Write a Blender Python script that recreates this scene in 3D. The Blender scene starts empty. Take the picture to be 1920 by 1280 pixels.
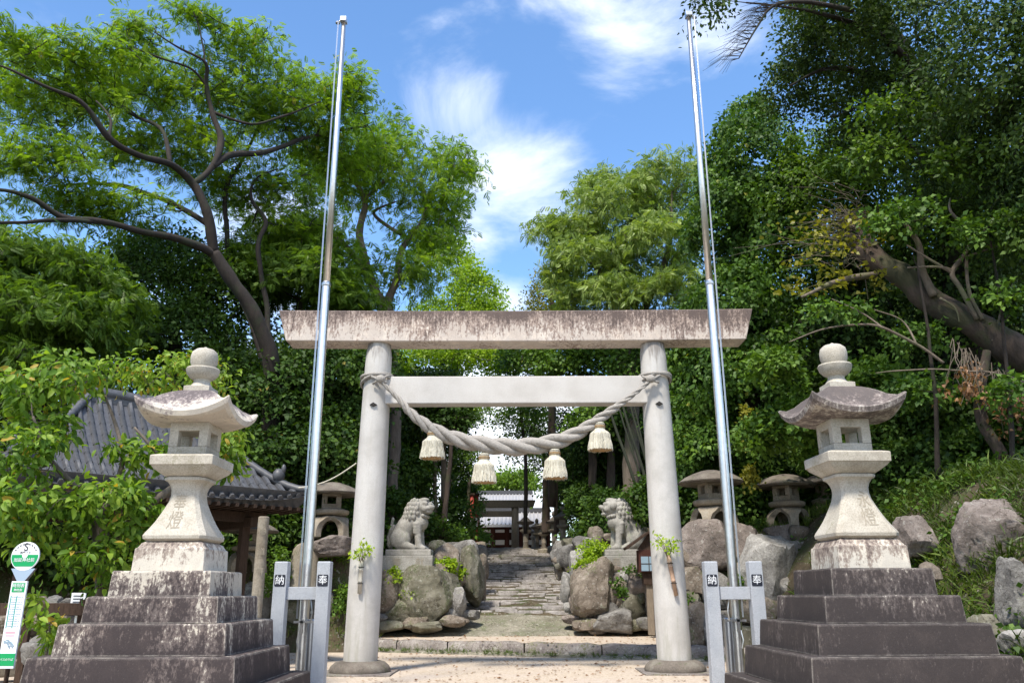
import bpy, bmesh, math, random
import numpy as np
from mathutils import Vector, Matrix, noise
S = bpy.context.scene
C = S.collection
R = math.radians
# ---------------------------------------------------------------- camera, sky, sun, exposure
F = 1533.0; TH = R(17.05); RO = R(0.2); EYE = 1.6
cam = bpy.data.cameras.new('camera'); camo = bpy.data.objects.new('camera', cam); C.objects.link(camo)
cam.sensor_width = 36.0; cam.lens = F / 1920 * 36.0; cam.clip_end = 6000; cam.clip_start = 0.1
camo.matrix_world = Matrix.Translation((0, 0, EYE)) @ Matrix.Rotation(R(90) + TH, 4, 'X') @ Matrix.Rotation(-RO, 4, 'Z')
S.camera = camo
SUN_EL, SUN_AZ = R(59), R(-28)          # azimuth measured from straight behind the camera, towards the left
to_sun = Vector((math.sin(SUN_AZ) * math.cos(SUN_EL), -math.cos(SUN_AZ) * math.cos(SUN_EL), math.sin(SUN_EL)))
sl = bpy.data.lights.new('sun', 'SUN'); sl.energy = 3.1; sl.angle = R(8); sl.color = (1.0, 0.93, 0.82)
so = bpy.data.objects.new('sun', sl); C.objects.link(so); so.rotation_euler = to_sun.to_track_quat('Z', 'Y').to_euler()
S.view_settings.view_transform = 'Standard'; S.view_settings.look = 'None'
S.view_settings.exposure = 1.05; S.view_settings.gamma = 1.0
S.render.film_transparent = False
S.cycles.max_bounces = 6; S.cycles.transparent_max_bounces = 8
S.cycles.use_denoising = True

def ray(px, py):
    u = (px - 960) / F; v = -(py - 640) / F; c, s = math.cos(RO), math.sin(RO)
    u, v = u * c + v * s, -u * s + v * c
    return Vector((u, math.cos(TH) - v * math.sin(TH), math.sin(TH) + v * math.cos(TH)))
def P(px, py, y):                        # photo pixel + real distance -> point in the world
    d = ray(px, py); return Vector((0, 0, EYE)) + d * (y / d.y)
def PX(n, y, py=640):                    # length in metres of n photo pixels at distance y
    d = ray(960, py); return n / F * y / d.y

w = bpy.data.worlds.new('World'); S.world = w; w.use_nodes = True
nt = w.node_tree; N = nt.nodes; L = nt.links; N.clear()
def nn(t, nodes, **kw):
    n = nodes.new(t)
    for k, v in kw.items(): setattr(n, k, v)
    return n
out = nn('ShaderNodeOutputWorld', N); bg = nn('ShaderNodeBackground', N)
sky = nn('ShaderNodeTexSky', N, sky_type='NISHITA', sun_disc=False, sun_elevation=SUN_EL, sun_rotation=math.pi - SUN_AZ * -1)
sky.air_density = 1.0; sky.dust_density = 0.4; sky.ozone_density = 2.2; sky.altitude = 50
tc = nn('ShaderNodeTexCoord', N); mp = nn('ShaderNodeMapping', N)
mp.inputs['Rotation'].default_value = (0, R(38), 0); mp.inputs['Scale'].default_value = (0.9, 1.0, 1.6)
L.new(tc.outputs['Generated'], mp.inputs['Vector'])
n1 = nn('ShaderNodeTexNoise', N); n1.inputs['Scale'].default_value = 4.6; n1.inputs['Detail'].default_value = 12
n1.inputs['Roughness'].default_value = 0.6; n1.inputs['Distortion'].default_value = 0.5
L.new(mp.outputs[0], n1.inputs['Vector'])
def cmath(op, a, b, nodes=N, links=L, clamp=False):
    m = nn('ShaderNodeMath', nodes, operation=op); m.use_clamp = clamp
    for i, q in enumerate((a, b)):
        if q is None: continue
        if isinstance(q, (int, float)): m.inputs[i].default_value = q
        else: links.new(q, m.inputs[i])
    return m.outputs[0]
def blob(px, py, rad, amp):              # a soft region of the real sky where cloud gathers
    d = ray(px, py).normalized()
    v = nn('ShaderNodeVectorMath', N, operation='DISTANCE'); L.new(tc.outputs['Generated'], v.inputs[0]); v.inputs[1].default_value = d
    m = nn('ShaderNodeMapRange', N); m.interpolation_type = 'SMOOTHSTEP'
    m.inputs['From Min'].default_value = rad; m.inputs['From Max'].default_value = 0.0
    m.inputs['To Min'].default_value = 0; m.inputs['To Max'].default_value = amp
    L.new(v.outputs['Value'], m.inputs['Value']); return m.outputs[0]
acc = None
for b in ((960, 330, .20, .42), (1050, 300, .10, .22), (850, 190, .17, .36), (760, 120, .12, .24), (900, 420, .12, .36), (1180, 10, .20, .46), (1330, 40, .14, .42), (1130, 200, .12, .2),
          (480, 440, .20, .42), (300, 500, .3, .3), (950, 560, .10, .30), (930, 840, .22, .85), (760, 250, .10, .2), (100, 60, .14, .15), (1500, 60, .12, .2)):
    o_ = blob(*b); acc = o_ if acc is None else cmath('MAXIMUM', acc, o_)
for v3, rad_, amp_ in (((.1, -.95, .35), 1.25, .62), ((-.9, -.3, .45), .8, .42), ((.9, -.3, .45), .9, .42), ((0, -1, .05), .6, .6), ((1, -.3, .05), .6, .5), ((-1, -.3, .05), .6, .5)):  # unseen cloud behind and beside the camera, added to whiten pole reflections and fill
    v = nn('ShaderNodeVectorMath', N, operation='DISTANCE'); L.new(tc.outputs['Generated'], v.inputs[0]); v.inputs[1].default_value = Vector(v3).normalized()
    m = nn('ShaderNodeMapRange', N); m.interpolation_type = 'SMOOTHSTEP'; m.inputs['From Min'].default_value = rad_; m.inputs['From Max'].default_value = 0.0; m.inputs['To Max'].default_value = amp_
    L.new(v.outputs['Value'], m.inputs['Value']); acc = cmath('MAXIMUM', acc, m.outputs[0])
s1 = cmath('ADD', n1.outputs['Fac'], acc)
mr = nn('ShaderNodeMapRange', N); mr.interpolation_type = 'SMOOTHSTEP'
mr.inputs['From Min'].default_value = 0.68; mr.inputs['From Max'].default_value = 1.14; mr.inputs['To Max'].default_value = 0.95
L.new(s1, mr.inputs['Value'])
hs = nn('ShaderNodeHueSaturation', N); hs.inputs['Saturation'].default_value = 1.14; hs.inputs['Value'].default_value = 1.0
L.new(sky.outputs[0], hs.inputs['Color'])
mx = nn('ShaderNodeMix', N, data_type='RGBA'); mx.inputs['B'].default_value = (4.9, 5.1, 5.5, 1)
L.new(mr.outputs[0], mx.inputs['Factor']); L.new(hs.outputs[0], mx.inputs['A'])
L.new(mx.outputs['Result'], bg.inputs['Color']); bg.inputs['Strength'].default_value = 0.15
L.new(bg.outputs[0], out.inputs['Surface'])

# ---------------------------------------------------------------- helpers
rnd = random.Random(7)
def tag(o, label=None, cat=None, group=None, kind=None):
    if label: o['label'] = label
    if cat: o['category'] = cat
    if group: o['group'] = group
    if kind: o['kind'] = kind
    return o
def empty(name, loc, label, cat, group=None, rz=0):
    o = bpy.data.objects.new(name, None); C.objects.link(o); o.location = loc; o.rotation_euler = (0, 0, rz); o.empty_display_size = .1
    return tag(o, label, cat, group)
class MB:
    def __init__(s): s.v = []; s.f = []; s.m = []; s.cm = 0
    def add(s, vs, fs):
        b = len(s.v); s.v += [tuple(q) for q in vs]
        for f in fs: s.f.append(tuple(i + b for i in f)); s.m.append(s.cm)
    def box(s, c, d, rz=0, top=1.0, jit=0, rot=None):
        vs = []
        for z in (-1, 1):
            for x, y in ((-1, -1), (1, -1), (1, 1), (-1, 1)):
                k = top if z > 0 else 1
                q = Vector((x * d[0] / 2 * k, y * d[1] / 2 * k, z * d[2] / 2))
                if jit: q += Vector((rnd.uniform(-jit, jit), rnd.uniform(-jit, jit), rnd.uniform(-jit, jit)))
                if rot: q = rot @ q
                if rz: q = Matrix.Rotation(rz, 3, 'Z') @ q
                vs.append(q + Vector(c))
        s.add(vs, [(3, 2, 1, 0), (4, 5, 6, 7), (0, 1, 5, 4), (1, 2, 6, 5), (2, 3, 7, 6), (3, 0, 4, 7)])
    def loft(s, rings, cap=True, closed=True):
        n = len(rings[0]); vs = [q for r in rings for q in r]; fs = []
        for i in range(len(rings) - 1):
            for j in range(n if closed else n - 1):
                k = (j + 1) % n; fs.append((i * n + j, i * n + k, (i + 1) * n + k, (i + 1) * n + j))
        if cap: fs.append(tuple(range(n - 1, -1, -1))); fs.append(tuple((len(rings) - 1) * n + j for j in range(n)))
        s.add(vs, fs)
    def lathe(s, prof, seg=24, c=(0, 0, 0), sx=1, sy=1, rz=0, cap=True):
        s.loft([[(c[0] + r * sx * math.cos(2 * math.pi * j / seg + rz), c[1] + r * sy * math.sin(2 * math.pi * j / seg + rz), c[2] + z) for j in range(seg)] for r, z in prof], cap)
    def tube(s, pts, rad, seg=8, cap=True):
        pts = [Vector(p) for p in pts]; n = len(pts)
        if isinstance(rad, (int, float)): rad = [rad] * n
        t0 = (pts[1] - pts[0]).normalized(); a = t0.orthogonal().normalized(); rings = []
        for i in range(n):
            t = (pts[min(i + 1, n - 1)] - pts[max(i - 1, 0)])
            if t.length < 1e-9: t = t0
            t.normalize(); a = (a - t * a.dot(t))
            if a.length < 1e-6: a = t.orthogonal()
            a.normalize(); b = t.cross(a)
            rings.append([pts[i] + (a * math.cos(2 * math.pi * j / seg) + b * math.sin(2 * math.pi * j / seg)) * rad[i] for j in range(seg)])
        s.loft(rings, cap)
    def sphere(s, c, r, seg=16, rings=10, rot=None):
        if isinstance(r, (int, float)): r = (r, r, r)
        vs = [Vector((0, 0, -1))]
        for i in range(1, rings):
            a = -math.pi / 2 + math.pi * i / rings
            for j in range(seg): vs.append(Vector((math.cos(a) * math.cos(2 * math.pi * j / seg), math.cos(a) * math.sin(2 * math.pi * j / seg), math.sin(a))))
        vs.append(Vector((0, 0, 1))); fs = []
        for j in range(seg):
            fs.append((0, 1 + (j + 1) % seg, 1 + j))
            for i in range(rings - 2):
                a = 1 + i * seg; fs.append((a + j, a + (j + 1) % seg, a + seg + (j + 1) % seg, a + seg + j))
            a = 1 + (rings - 2) * seg; fs.append((a + j, a + (j + 1) % seg, len(vs) - 1))
        o_ = []
        for q in vs:
            q = Vector((q.x * r[0], q.y * r[1], q.z * r[2]))
            if rot: q = rot @ q
            o_.append(q + Vector(c))
        s.add(o_, fs)
    def xf(s, M):
        s.v = [tuple(M @ Vector(q)) for q in s.v]; return s
    def build(s, name, mats, parent=None, smooth=False, bevel=0, angle=None, seg=2):
        me = bpy.data.meshes.new(name); me.from_pydata(s.v, [], s.f)
        mats = mats if isinstance(mats, (list, tuple)) else [mats]
        for m in mats: me.materials.append(m)
        if len(mats) > 1: me.polygons.foreach_set('material_index', s.m)
        if smooth: me.shade_smooth()
        me.update()
        o = bpy.data.objects.new(name, me); C.objects.link(o)
        if parent: o.parent = parent
        if bevel:
            b = o.modifiers.new('bevel', 'BEVEL'); b.width = bevel; b.segments = seg; b.limit_method = 'ANGLE'; b.angle_limit = R(30)
        if angle: me.set_sharp_from_angle(angle=R(angle))
        return o
def copy_tree(o, parent=None, **kw):
    c = o.copy(); C.objects.link(c)
    if parent: c.parent = parent
    for ch in list(o.children): copy_tree(ch, c)
    return c
def crom(pts, per=5):                    # Catmull-Rom through points of any dimension
    pts = [np.array(p, float) for p in pts]; o = []
    for i in range(len(pts) - 1):
        p0 = pts[max(i - 1, 0)]; p1 = pts[i]; p2 = pts[i + 1]; p3 = pts[min(i + 2, len(pts) - 1)]
        for k in range(per):
            t = k / per; o.append(.5 * ((2 * p1) + (-p0 + p2) * t + (2 * p0 - 5 * p1 + 4 * p2 - p3) * t * t + (-p0 + 3 * p1 - 3 * p2 + p3) * t ** 3))
    o.append(pts[-1]); return o

# ---------------------------------------------------------------- materials
def col(c): return (c[0], c[1], c[2], 1)
def mat_new(name):
    m = bpy.data.materials.new(name); m.use_nodes = True; t = m.node_tree; t.nodes.clear()
    o = t.nodes.new('ShaderNodeOutputMaterial'); p = t.nodes.new('ShaderNodeBsdfPrincipled'); t.links.new(p.outputs[0], o.inputs[0])
    return m, t, p, o
def ramp(t, src, stops):
    r = t.nodes.new('ShaderNodeValToRGB'); e = r.color_ramp.elements
    e[0].position = stops[0][0]; e[0].color = col(stops[0][1]); e[1].position = stops[-1][0]; e[1].color = col(stops[-1][1])
    for p, c in stops[1:-1]:
        q = e.new(p); q.color = col(c)
    t.links.new(src, r.inputs[0]); return r.outputs[0]
def noise_n(t, scale, detail=6, rough=.6, vec=None, dist=0, sc=None, world=False):
    if vec is None:
        g = t.nodes.new('ShaderNodeNewGeometry').outputs['Position'] if world else t.nodes.new('ShaderNodeTexCoord').outputs['Object']; vec = g
    if sc:
        m = t.nodes.new('ShaderNodeMapping'); m.inputs['Scale'].default_value = sc; t.links.new(vec, m.inputs[0]); vec = m.outputs[0]
    n = t.nodes.new('ShaderNodeTexNoise'); n.inputs['Scale'].default_value = scale; n.inputs['Detail'].default_value = detail; n.inputs['Roughness'].default_value = rough
    n.inputs['Distortion'].default_value = dist; t.links.new(vec, n.inputs['Vector']); return n.outputs['Fac']
def mixc(t, fac, a, b, mode='MIX'):
    m = t.nodes.new('ShaderNodeMix'); m.data_type = 'RGBA'; m.blend_type = mode
    for k, q in (('Factor', fac), ('A', a), ('B', b)):
        if isinstance(q, (int, float)): m.inputs[k].default_value = q
        elif isinstance(q, tuple): m.inputs[k].default_value = col(q)
        else: t.links.new(q, m.inputs[k])
    return m.outputs['Result']
def bump(t, p, h, strength=.4, dist=.02):
    b = t.nodes.new('ShaderNodeBump'); b.inputs['Strength'].default_value = strength; b.inputs['Distance'].default_value = dist
    t.links.new(h, b.inputs['Height']); t.links.new(b.outputs[0], p.inputs['Normal'])
def rng_n(t, src, a, b, c=0, d=1):
    m = t.nodes.new('ShaderNodeMapRange'); m.interpolation_type = 'SMOOTHSTEP'; m.inputs[1].default_value = a; m.inputs[2].default_value = b; m.inputs[3].default_value = c; m.inputs[4].default_value = d
    t.links.new(src, m.inputs[0]); return m.outputs[0]
def stone(name, c1, c2, c3, scale=3, speck=0, moss=None, rough=.85, bstr=.5, fine=45, moss_amt=.55, bdist=.02):
    m, t, p, o = mat_new(name)
    a = noise_n(t, scale, 8, .65, world=True); base = ramp(t, a, [(.3, c1), (.5, c2), (.7, c3)])
    f = noise_n(t, fine, 4, .7, world=True)
    base = mixc(t, rng_n(t, f, .35, .7, 0, .55), base, mixc(t, 1.0, base, (.45, .43, .42), 'MULTIPLY'))
    if speck:
        v = noise_n(t, 130, 2, .8, world=True); base = mixc(t, rng_n(t, v, .52, .62, 0, speck), base, (.12, .12, .13))
    if moss:
        g = noise_n(t, scale * .9, 6, .7, world=True, sc=(1, 1.3, .8)); g2 = t.nodes.new('ShaderNodeMath'); g2.operation = 'MULTIPLY'; t.links.new(g, g2.inputs[0]); t.links.new(rng_n(t, f, .2, .8, .7, 1.2), g2.inputs[1])
        base = mixc(t, rng_n(t, g2.outputs[0], moss_amt - .06, moss_amt + .06, 0, .85), base, moss)
    if bdist >= .03:
        ck = noise_n(t, scale * 1.1, 4, .55, world=True, dist=.6); a1 = t.nodes.new('ShaderNodeMath'); a1.operation = 'SUBTRACT'; t.links.new(ck, a1.inputs[0]); a1.inputs[1].default_value = .5
        a2 = t.nodes.new('ShaderNodeMath'); a2.operation = 'ABSOLUTE'; t.links.new(a1.outputs[0], a2.inputs[0]); base = mixc(t, rng_n(t, a2.outputs[0], .0, .012, .75, 0), base, mixc(t, 1.0, base, (.25, .22, .2), 'MULTIPLY'))
        li = noise_n(t, 9, 3, .6, world=True); base = mixc(t, rng_n(t, li, .62, .66, 0, .35), base, (.50, .49, .44))
    t.links.new(base, p.inputs['Base Color']); p.inputs['Roughness'].default_value = rough; p.inputs['Specular IOR Level'].default_value = .3
    b2 = noise_n(t, scale * 4, 10, .7, world=True); bump(t, p, b2, bstr, bdist)
    return m
def stained(name, light, mid, dark, top, bot, bias=.0, edge=True, warm=None, streak=7.0, amt=.5):
    """weathered stone: dark lichen that starts at the upper edge and runs down in streaks"""
    m, t, p, o = mat_new(name)
    geo = t.nodes.new('ShaderNodeNewGeometry'); sep = t.nodes.new('ShaderNodeSeparateXYZ'); t.links.new(geo.outputs['Position'], sep.inputs[0])
    st = noise_n(t, streak, 7, .7, geo.outputs['Position'], .2, (1, 1, .16)); bl = noise_n(t, 1.1, 5, .6, geo.outputs['Position']); fi = noise_n(t, 26, 6, .75, geo.outputs['Position'], 0, (1, 1, .6))
    hh = t.nodes.new('ShaderNodeMapRange'); hh.inputs[1].default_value = bot; hh.inputs[2].default_value = top; t.links.new(sep.outputs[2], hh.inputs[0])
    def mt(op, a, b):
        q = t.nodes.new('ShaderNodeMath'); q.operation = op
        for i, z in enumerate((a, b)):
            if isinstance(z, (int, float)): q.inputs[i].default_value = z
            else: t.links.new(z, q.inputs[i])
        return q.outputs[0]
    s_ = mt('ADD', mt('MULTIPLY', st, .9), mt('MULTIPLY', bl, .9)); s_ = mt('ADD', s_, mt('MULTIPLY', hh.outputs[0], amt)); s_ = mt('ADD', s_, mt('MULTIPLY', fi, 1.0)); s_ = mt('ADD', s_, bias - .22)
    base = ramp(t, noise_n(t, 2.2, 4, .5, geo.outputs['Position']), [(.35, light), (.65, warm or light)])
    c = mixc(t, rng_n(t, s_, 1.22, 1.32, 0, 1), base, mid); c = mixc(t, rng_n(t, s_, 1.34, 1.50, 0, 1), c, dark)
    c = mixc(t, rng_n(t, noise_n(t, 38, 5, .8, geo.outputs['Position'], 0, (1, 1, .35)), .60, .68, 0, .6), c, mid)
    c = mixc(t, rng_n(t, noise_n(t, 2.6, 8, .75, geo.outputs['Position'], .3), .46, .66, 0, .8), c, mixc(t, 1.0, c, (1.35, 1.33, 1.28), 'MULTIPLY')); c = mixc(t, rng_n(t, noise_n(t, 55, 4, .8, geo.outputs['Position']), .64, .70, 0, .35), c, light)
    fine = noise_n(t, 70, 3, .7, geo.outputs['Position']); c = mixc(t, rng_n(t, fine, .4, .7, 0, .35), c, mixc(t, 1.0, c, (.6, .58, .56), 'MULTIPLY'))
    bv = t.nodes.new('ShaderNodeBevel'); bv.samples = 4; bv.inputs['Radius'].default_value = .03; dt = t.nodes.new('ShaderNodeVectorMath'); dt.operation = 'DOT_PRODUCT'; t.links.new(bv.outputs[0], dt.inputs[0]); t.links.new(geo.outputs['Normal'], dt.inputs[1])
    eg = mt('MULTIPLY', rng_n(t, dt.outputs['Value'], .985, .88, 0, 1), rng_n(t, noise_n(t, 7, 5, .7, geo.outputs['Position']), .38, .6, .15, .8)); c = mixc(t, eg, c, light)
    t.links.new(c, p.inputs['Base Color']); p.inputs['Roughness'].default_value = .85; p.inputs['Specular IOR Level'].default_value = .25
    bump(t, p, mt('ADD', fi, mt('MULTIPLY', fine, .5)), .5, .01); return m
def leafmat(name, dark, mid, light, accent=None, trans=.35, rough=.5, apos=.97, spec=.35):
    dark, mid, light = [(q[0] * 1.38, q[1] * 1.2, q[2] * .85) for q in (dark, mid, light)]
    m, t, p, o = mat_new(name)
    a = t.nodes.new('ShaderNodeAttribute'); a.attribute_name = 'tint'
    st = [(0.0, dark), (.5, mid), (.93 if accent else 1.0, light)]
    if accent: st += [(apos, accent)]
    c = ramp(t, a.outputs['Fac'], st); t.links.new(c, p.inputs['Base Color']); p.inputs['Roughness'].default_value = rough; p.inputs['Specular IOR Level'].default_value = spec
    tr = t.nodes.new('ShaderNodeBsdfTranslucent'); t.links.new(mixc(t, 1.0, c, (1.4, 1.45, .45), 'MULTIPLY'), tr.inputs[0])
    ms = t.nodes.new('ShaderNodeMixShader'); ms.inputs[0].default_value = trans; t.links.new(p.outputs[0], ms.inputs[1]); t.links.new(tr.outputs[0], ms.inputs[2]); t.links.new(ms.outputs[0], o.inputs[0])
    return m
def bark(name, a, b, moss=None):
    m, t, p, o = mat_new(name)
    n = noise_n(t, 6, 8, .7, world=True, sc=(1, 1, .25)); c = ramp(t, n, [(.3, a), (.7, b)])
    if moss: c = mixc(t, rng_n(t, noise_n(t, 1.6, 5, .6, world=True), .5, .62, 0, .7), c, moss)
    t.links.new(c, p.inputs['Base Color']); p.inputs['Roughness'].default_value = .9; bump(t, p, noise_n(t, 14, 6, .7, world=True, sc=(1, 1, .3)), .8, .03); return m
def plain(name, c, rough=.6, metal=0, var=.0, spec=.5):
    m, t, p, o = mat_new(name); p.inputs['Roughness'].default_value = rough; p.inputs['Metallic'].default_value = metal; p.inputs['Specular IOR Level'].default_value = spec
    if var:
        n = noise_n(t, 12, 5, .6, world=True); t.links.new(mixc(t, rng_n(t, n, .3, .7, 0, var), c, tuple(q * .35 for q in c)), p.inputs['Base Color']); bump(t, p, n, .25, .01)
    else: p.inputs['Base Color'].default_value = col(c)
    return m
M = {}
M['torii'] = stone('torii_stone', (.50, .475, .44), (.57, .545, .51), (.62, .60, .57), 1.4, .12, None, .7, .15, 60, bdist=.008)
def pillar_mat():
    m, t, p, o = mat_new('pillar_stone')
    geo = t.nodes.new('ShaderNodeNewGeometry'); sep = t.nodes.new('ShaderNodeSeparateXYZ'); t.links.new(geo.outputs['Position'], sep.inputs[0])
    a = ramp(t, noise_n(t, 1.3, 7, .6, world=True), [(.3, (.38, .36, .33)), (.5, (.50, .48, .45)), (.7, (.57, .555, .53))])
    f = noise_n(t, 90, 3, .8, world=True); a = mixc(t, rng_n(t, f, .45, .65, 0, .5), a, (.30, .30, .30)); a = mixc(t, rng_n(t, noise_n(t, 5, 7, .7, geo.outputs['Position'], .2, (1, 1, .1)), .5, .68, 0, .35), a, (.36, .33, .29))
    st = noise_n(t, 9, 6, .7, geo.outputs['Position'], .1, (1, 1, .12))
    hh = t.nodes.new('ShaderNodeMapRange'); hh.inputs[1].default_value = 6.1; hh.inputs[2].default_value = 7.2; hh.inputs[4].default_value = .42; t.links.new(sep.outputs[2], hh.inputs[0])
    lo = t.nodes.new('ShaderNodeMapRange'); lo.inputs[1].default_value = 1.6; lo.inputs[2].default_value = 0.1; lo.inputs[4].default_value = .22; t.links.new(sep.outputs[2], lo.inputs[0])
    ad = t.nodes.new('ShaderNodeMath'); ad.operation = 'ADD'; t.links.new(hh.outputs[0], ad.inputs[0]); t.links.new(st, ad.inputs[1])
    a = mixc(t, rng_n(t, ad.outputs[0], .72, .98, 0, .8), a, (.13, .11, .10))
    ad2 = t.nodes.new('ShaderNodeMath'); ad2.operation = 'ADD'; t.links.new(lo.outputs[0], ad2.inputs[0]); t.links.new(st, ad2.inputs[1])
    a = mixc(t, rng_n(t, ad2.outputs[0], .58, .85, 0, .6), a, (.30, .29, .23))
    t.links.new(a, p.inputs['Base Color']); p.inputs['Roughness'].default_value = .75; bump(t, p, f, .15, .005); return m
M['pillar'] = pillar_mat()
M['kasagi'] = stained('beam_stone', (.54, .465, .405), (.32, .25, .215), (.125, .095, .085), 7.84, 7.09, -.02, warm=(.60, .54, .485), streak=13, amt=.42)
M['lantern'] = stone('lantern_stone', (.38, .34, .275), (.50, .46, .385), (.60, .565, .49), 2.2, .15, (.30, .275, .20), .8, .3, 50, .60, bdist=.01)
M['lroof'] = stained('lantern_roof_stone', (.52, .47, .40), (.26, .22, .21), (.12, .10, .10), 4.4, 4.0, -.08, amt=.45)
M['lroof_dark'] = stained('lantern_roof_dark', (.44, .40, .35), (.20, .165, .15), (.105, .088, .082), 4.4, 4.0, .20, amt=.45)
M['step_l'] = stained('step_stone_patched', (.46, .42, .355), (.13, .105, .097), (.048, .038, .038), 2.6, -.6, .66, streak=5, amt=-.72)
M['step_r'] = stained('step_stone_dark', (.34, .31, .27), (.10, .083, .078), (.045, .037, .036), 2.3, -.3, .52, streak=5, amt=-.30)
M['base_l'] = stained('lantern_base_stone', (.54, .50, .43), (.30, .25, .21), (.13, .10, .09), 2.25, 1.85, -.08, amt=.25)
M['granite'] = stone('granite_post', (.38, .41, .46), (.46, .49, .53), (.52, .54, .58), 3, .8, None, .6, .15, 160, bdist=.004)
M['granite_side'] = M['granite']
M['yuk'] = stone('old_lantern_stone', (.20, .16, .12), (.30, .26, .20), (.36, .33, .28), 2.5, .1, (.13, .14, .07), .9, .5, 30, .62)
M['yuk_roof'] = stone('old_lantern_roof', (.10, .085, .07), (.17, .145, .12), (.24, .22, .18), 2.5, .1, (.10, .11, .06), .9, .6, 30, .6)
M['lion'] = stone('lion_stone', (.24, .23, .20), (.35, .335, .30), (.46, .445, .41), 2.2, .15, (.24, .26, .18), .9, .5, 30, .62)
M['rock_tan'] = stone('tan_rock', (.09, .072, .055), (.20, .165, .13), (.33, .285, .235), 2.2, .1, (.12, .13, .06), .92, .9, 16, .6, .05)
M['rock_grey'] = stone('grey_rock', (.10, .095, .09), (.20, .19, .175), (.34, .33, .31), 2.2, .1, (.14, .15, .09), .92, .9, 18, .66, .05)
M['rock_green'] = stone('mossy_rock', (.09, .085, .06), (.18, .17, .125), (.30, .285, .23), 2.0, 0, (.09, .105, .05), .95, .9, 16, .54, .05)
M['rock_pink'] = stone('pinkish_rock', (.11, .092, .08), (.215, .18, .158), (.33, .29, .262), 2.1, .1, (.15, .15, .09), .92, .9, 18, .66, .05)
M['rock_pale'] = stone('pale_rock', (.17, .16, .15), (.32, .31, .29), (.48, .465, .44), 2.3, .1, (.2, .2, .14), .92, .8, 20, .66, .05)
M['path'] = stone('path_stone', (.15, .135, .125), (.31, .285, .265), (.47, .44, .42), 2.6, .1, (.24, .235, .17), .85, .8, 14, .68, .03)
M['kerb'] = stone('kerb_stone', (.14, .12, .12), (.24, .21, .19), (.36, .33, .30), 1.7, .1, (.15, .15, .08), .9, .8, 20, .58, .03)
M['apron'] = stone('mossy_paving', (.13, .12, .085), (.22, .205, .155), (.33, .30, .24), 1.4, 0, (.13, .14, .08), .92, .8, 20, .56, .03)
def gravel_mat():
    m, t, p, o = mat_new('gravel')
    geo = t.nodes.new('ShaderNodeNewGeometry').outputs['Position']
    v = t.nodes.new('ShaderNodeTexVoronoi'); v.inputs['Scale'].default_value = 26; t.links.new(geo, v.inputs['Vector'])
    c = ramp(t, v.outputs['Color'], [(.1, (.40, .325, .245)), (.5, (.47, .39, .305)), (.9, (.54, .465, .38))])
    c = mixc(t, rng_n(t, noise_n(t, .7, 5, .6, geo), .45, .7, 0, .5), c, (.50, .43, .38))
    c = mixc(t, rng_n(t, noise_n(t, 60, 2, .7, geo), .62, .72, 0, .4), c, (.24, .18, .13))
    t.links.new(c, p.inputs['Base Color']); p.inputs['Roughness'].default_value = .95; p.inputs['Specular IOR Level'].default_value = .1
    bump(t, p, v.outputs['Distance'], .7, .02); return m
M['gravel'] = gravel_mat()
M['soil'] = stone('soil', (.045, .035, .022), (.085, .065, .04), (.12, .10, .06), 1.2, 0, (.05, .07, .02), .97, .9, 22, .52, .05)
M['steel'] = plain('steel', (.78, .755, .72), .34, 1.0, .15)
M['steel_rough'] = plain('dull_steel', (.55, .56, .58), .32, 1.0)
M['rope'] = None
def fibre(name, a, b, sc, bs=.5):
    m, t, p, o = mat_new(name); n = noise_n(t, 9, 5, .7, world=True, sc=sc); t.links.new(ramp(t, n, [(.3, a), (.7, b)]), p.inputs['Base Color']); p.inputs['Roughness'].default_value = .9
    p.inputs['Specular IOR Level'].default_value = .15; bump(t, p, noise_n(t, 16, 6, .8, world=True, sc=sc), bs, .02); return m
M['rope'] = fibre('weathered_rope', (.22, .20, .18), (.42, .395, .36), (2.5, 6, 5))
M['straw'] = fibre('straw', (.46, .42, .32), (.70, .67, .57), (6, 6, .7), .9)
M['straw_cut'] = fibre('straw_cut', (.32, .20, .09), (.45, .30, .15), (8, 8, 8), .9)
M['wood_dark'] = fibre('dark_wood', (.030, .020, .015), (.085, .055, .04), (5, 5, .6))
M['wood_red'] = fibre('reddish_wood', (.045, .02, .016), (.09, .038, .03), (5, 5, .6))
M['wood_tan'] = fibre('tan_wood', (.17, .135, .10), (.29, .24, .185), (4, 4, .5))
M['tile'] = plain('roof_tile', (.085, .087, .095), .5, 0, .5)
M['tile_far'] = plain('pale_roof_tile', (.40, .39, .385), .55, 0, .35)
M['bamboo'] = plain('bamboo', (.50, .46, .38), .5, 0, .3)
M['bamboo2'] = plain('brown_bamboo', (.42, .27, .18), .5, 0, .3)
M['navy'] = plain('navy_plaque', (.012, .014, .025), .5)
M['white'] = plain('white_paint', (.78, .80, .82), .5)
M['green'] = plain('green_paint', (.0, .30, .09), .45)
M['ink'] = plain('black_ink', (.02, .02, .03), .6)
M['bluegrey'] = plain('print_blue', (.24, .34, .42), .6)
M['teal'] = plain('print_teal', (.05, .30, .27), .6)
M['pink'] = plain('print_pink', (.70, .30, .36), .6)
M['dark_in'] = plain('near_black_and_shade', (.02, .018, .016), .9)  # near-black for wedges and wires; in the hall, painted shade of openings
M['vermilion'] = plain('vermilion', (.42, .05, .03), .6, 0, .3)
M['incised'] = plain('incised_stone', (.29, .255, .20), .95)
M['bark1'] = bark('bark_dark', (.010, .007, .005), (.034, .024, .018), (.022, .028, .010))
M['bark2'] = bark('bark_grey', (.07, .055, .042), (.19, .155, .125))
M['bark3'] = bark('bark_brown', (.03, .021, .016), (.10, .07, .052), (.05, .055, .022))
M['stem_green'] = bark('bamboo_stem', (.012, .016, .009), (.035, .042, .022))
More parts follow.
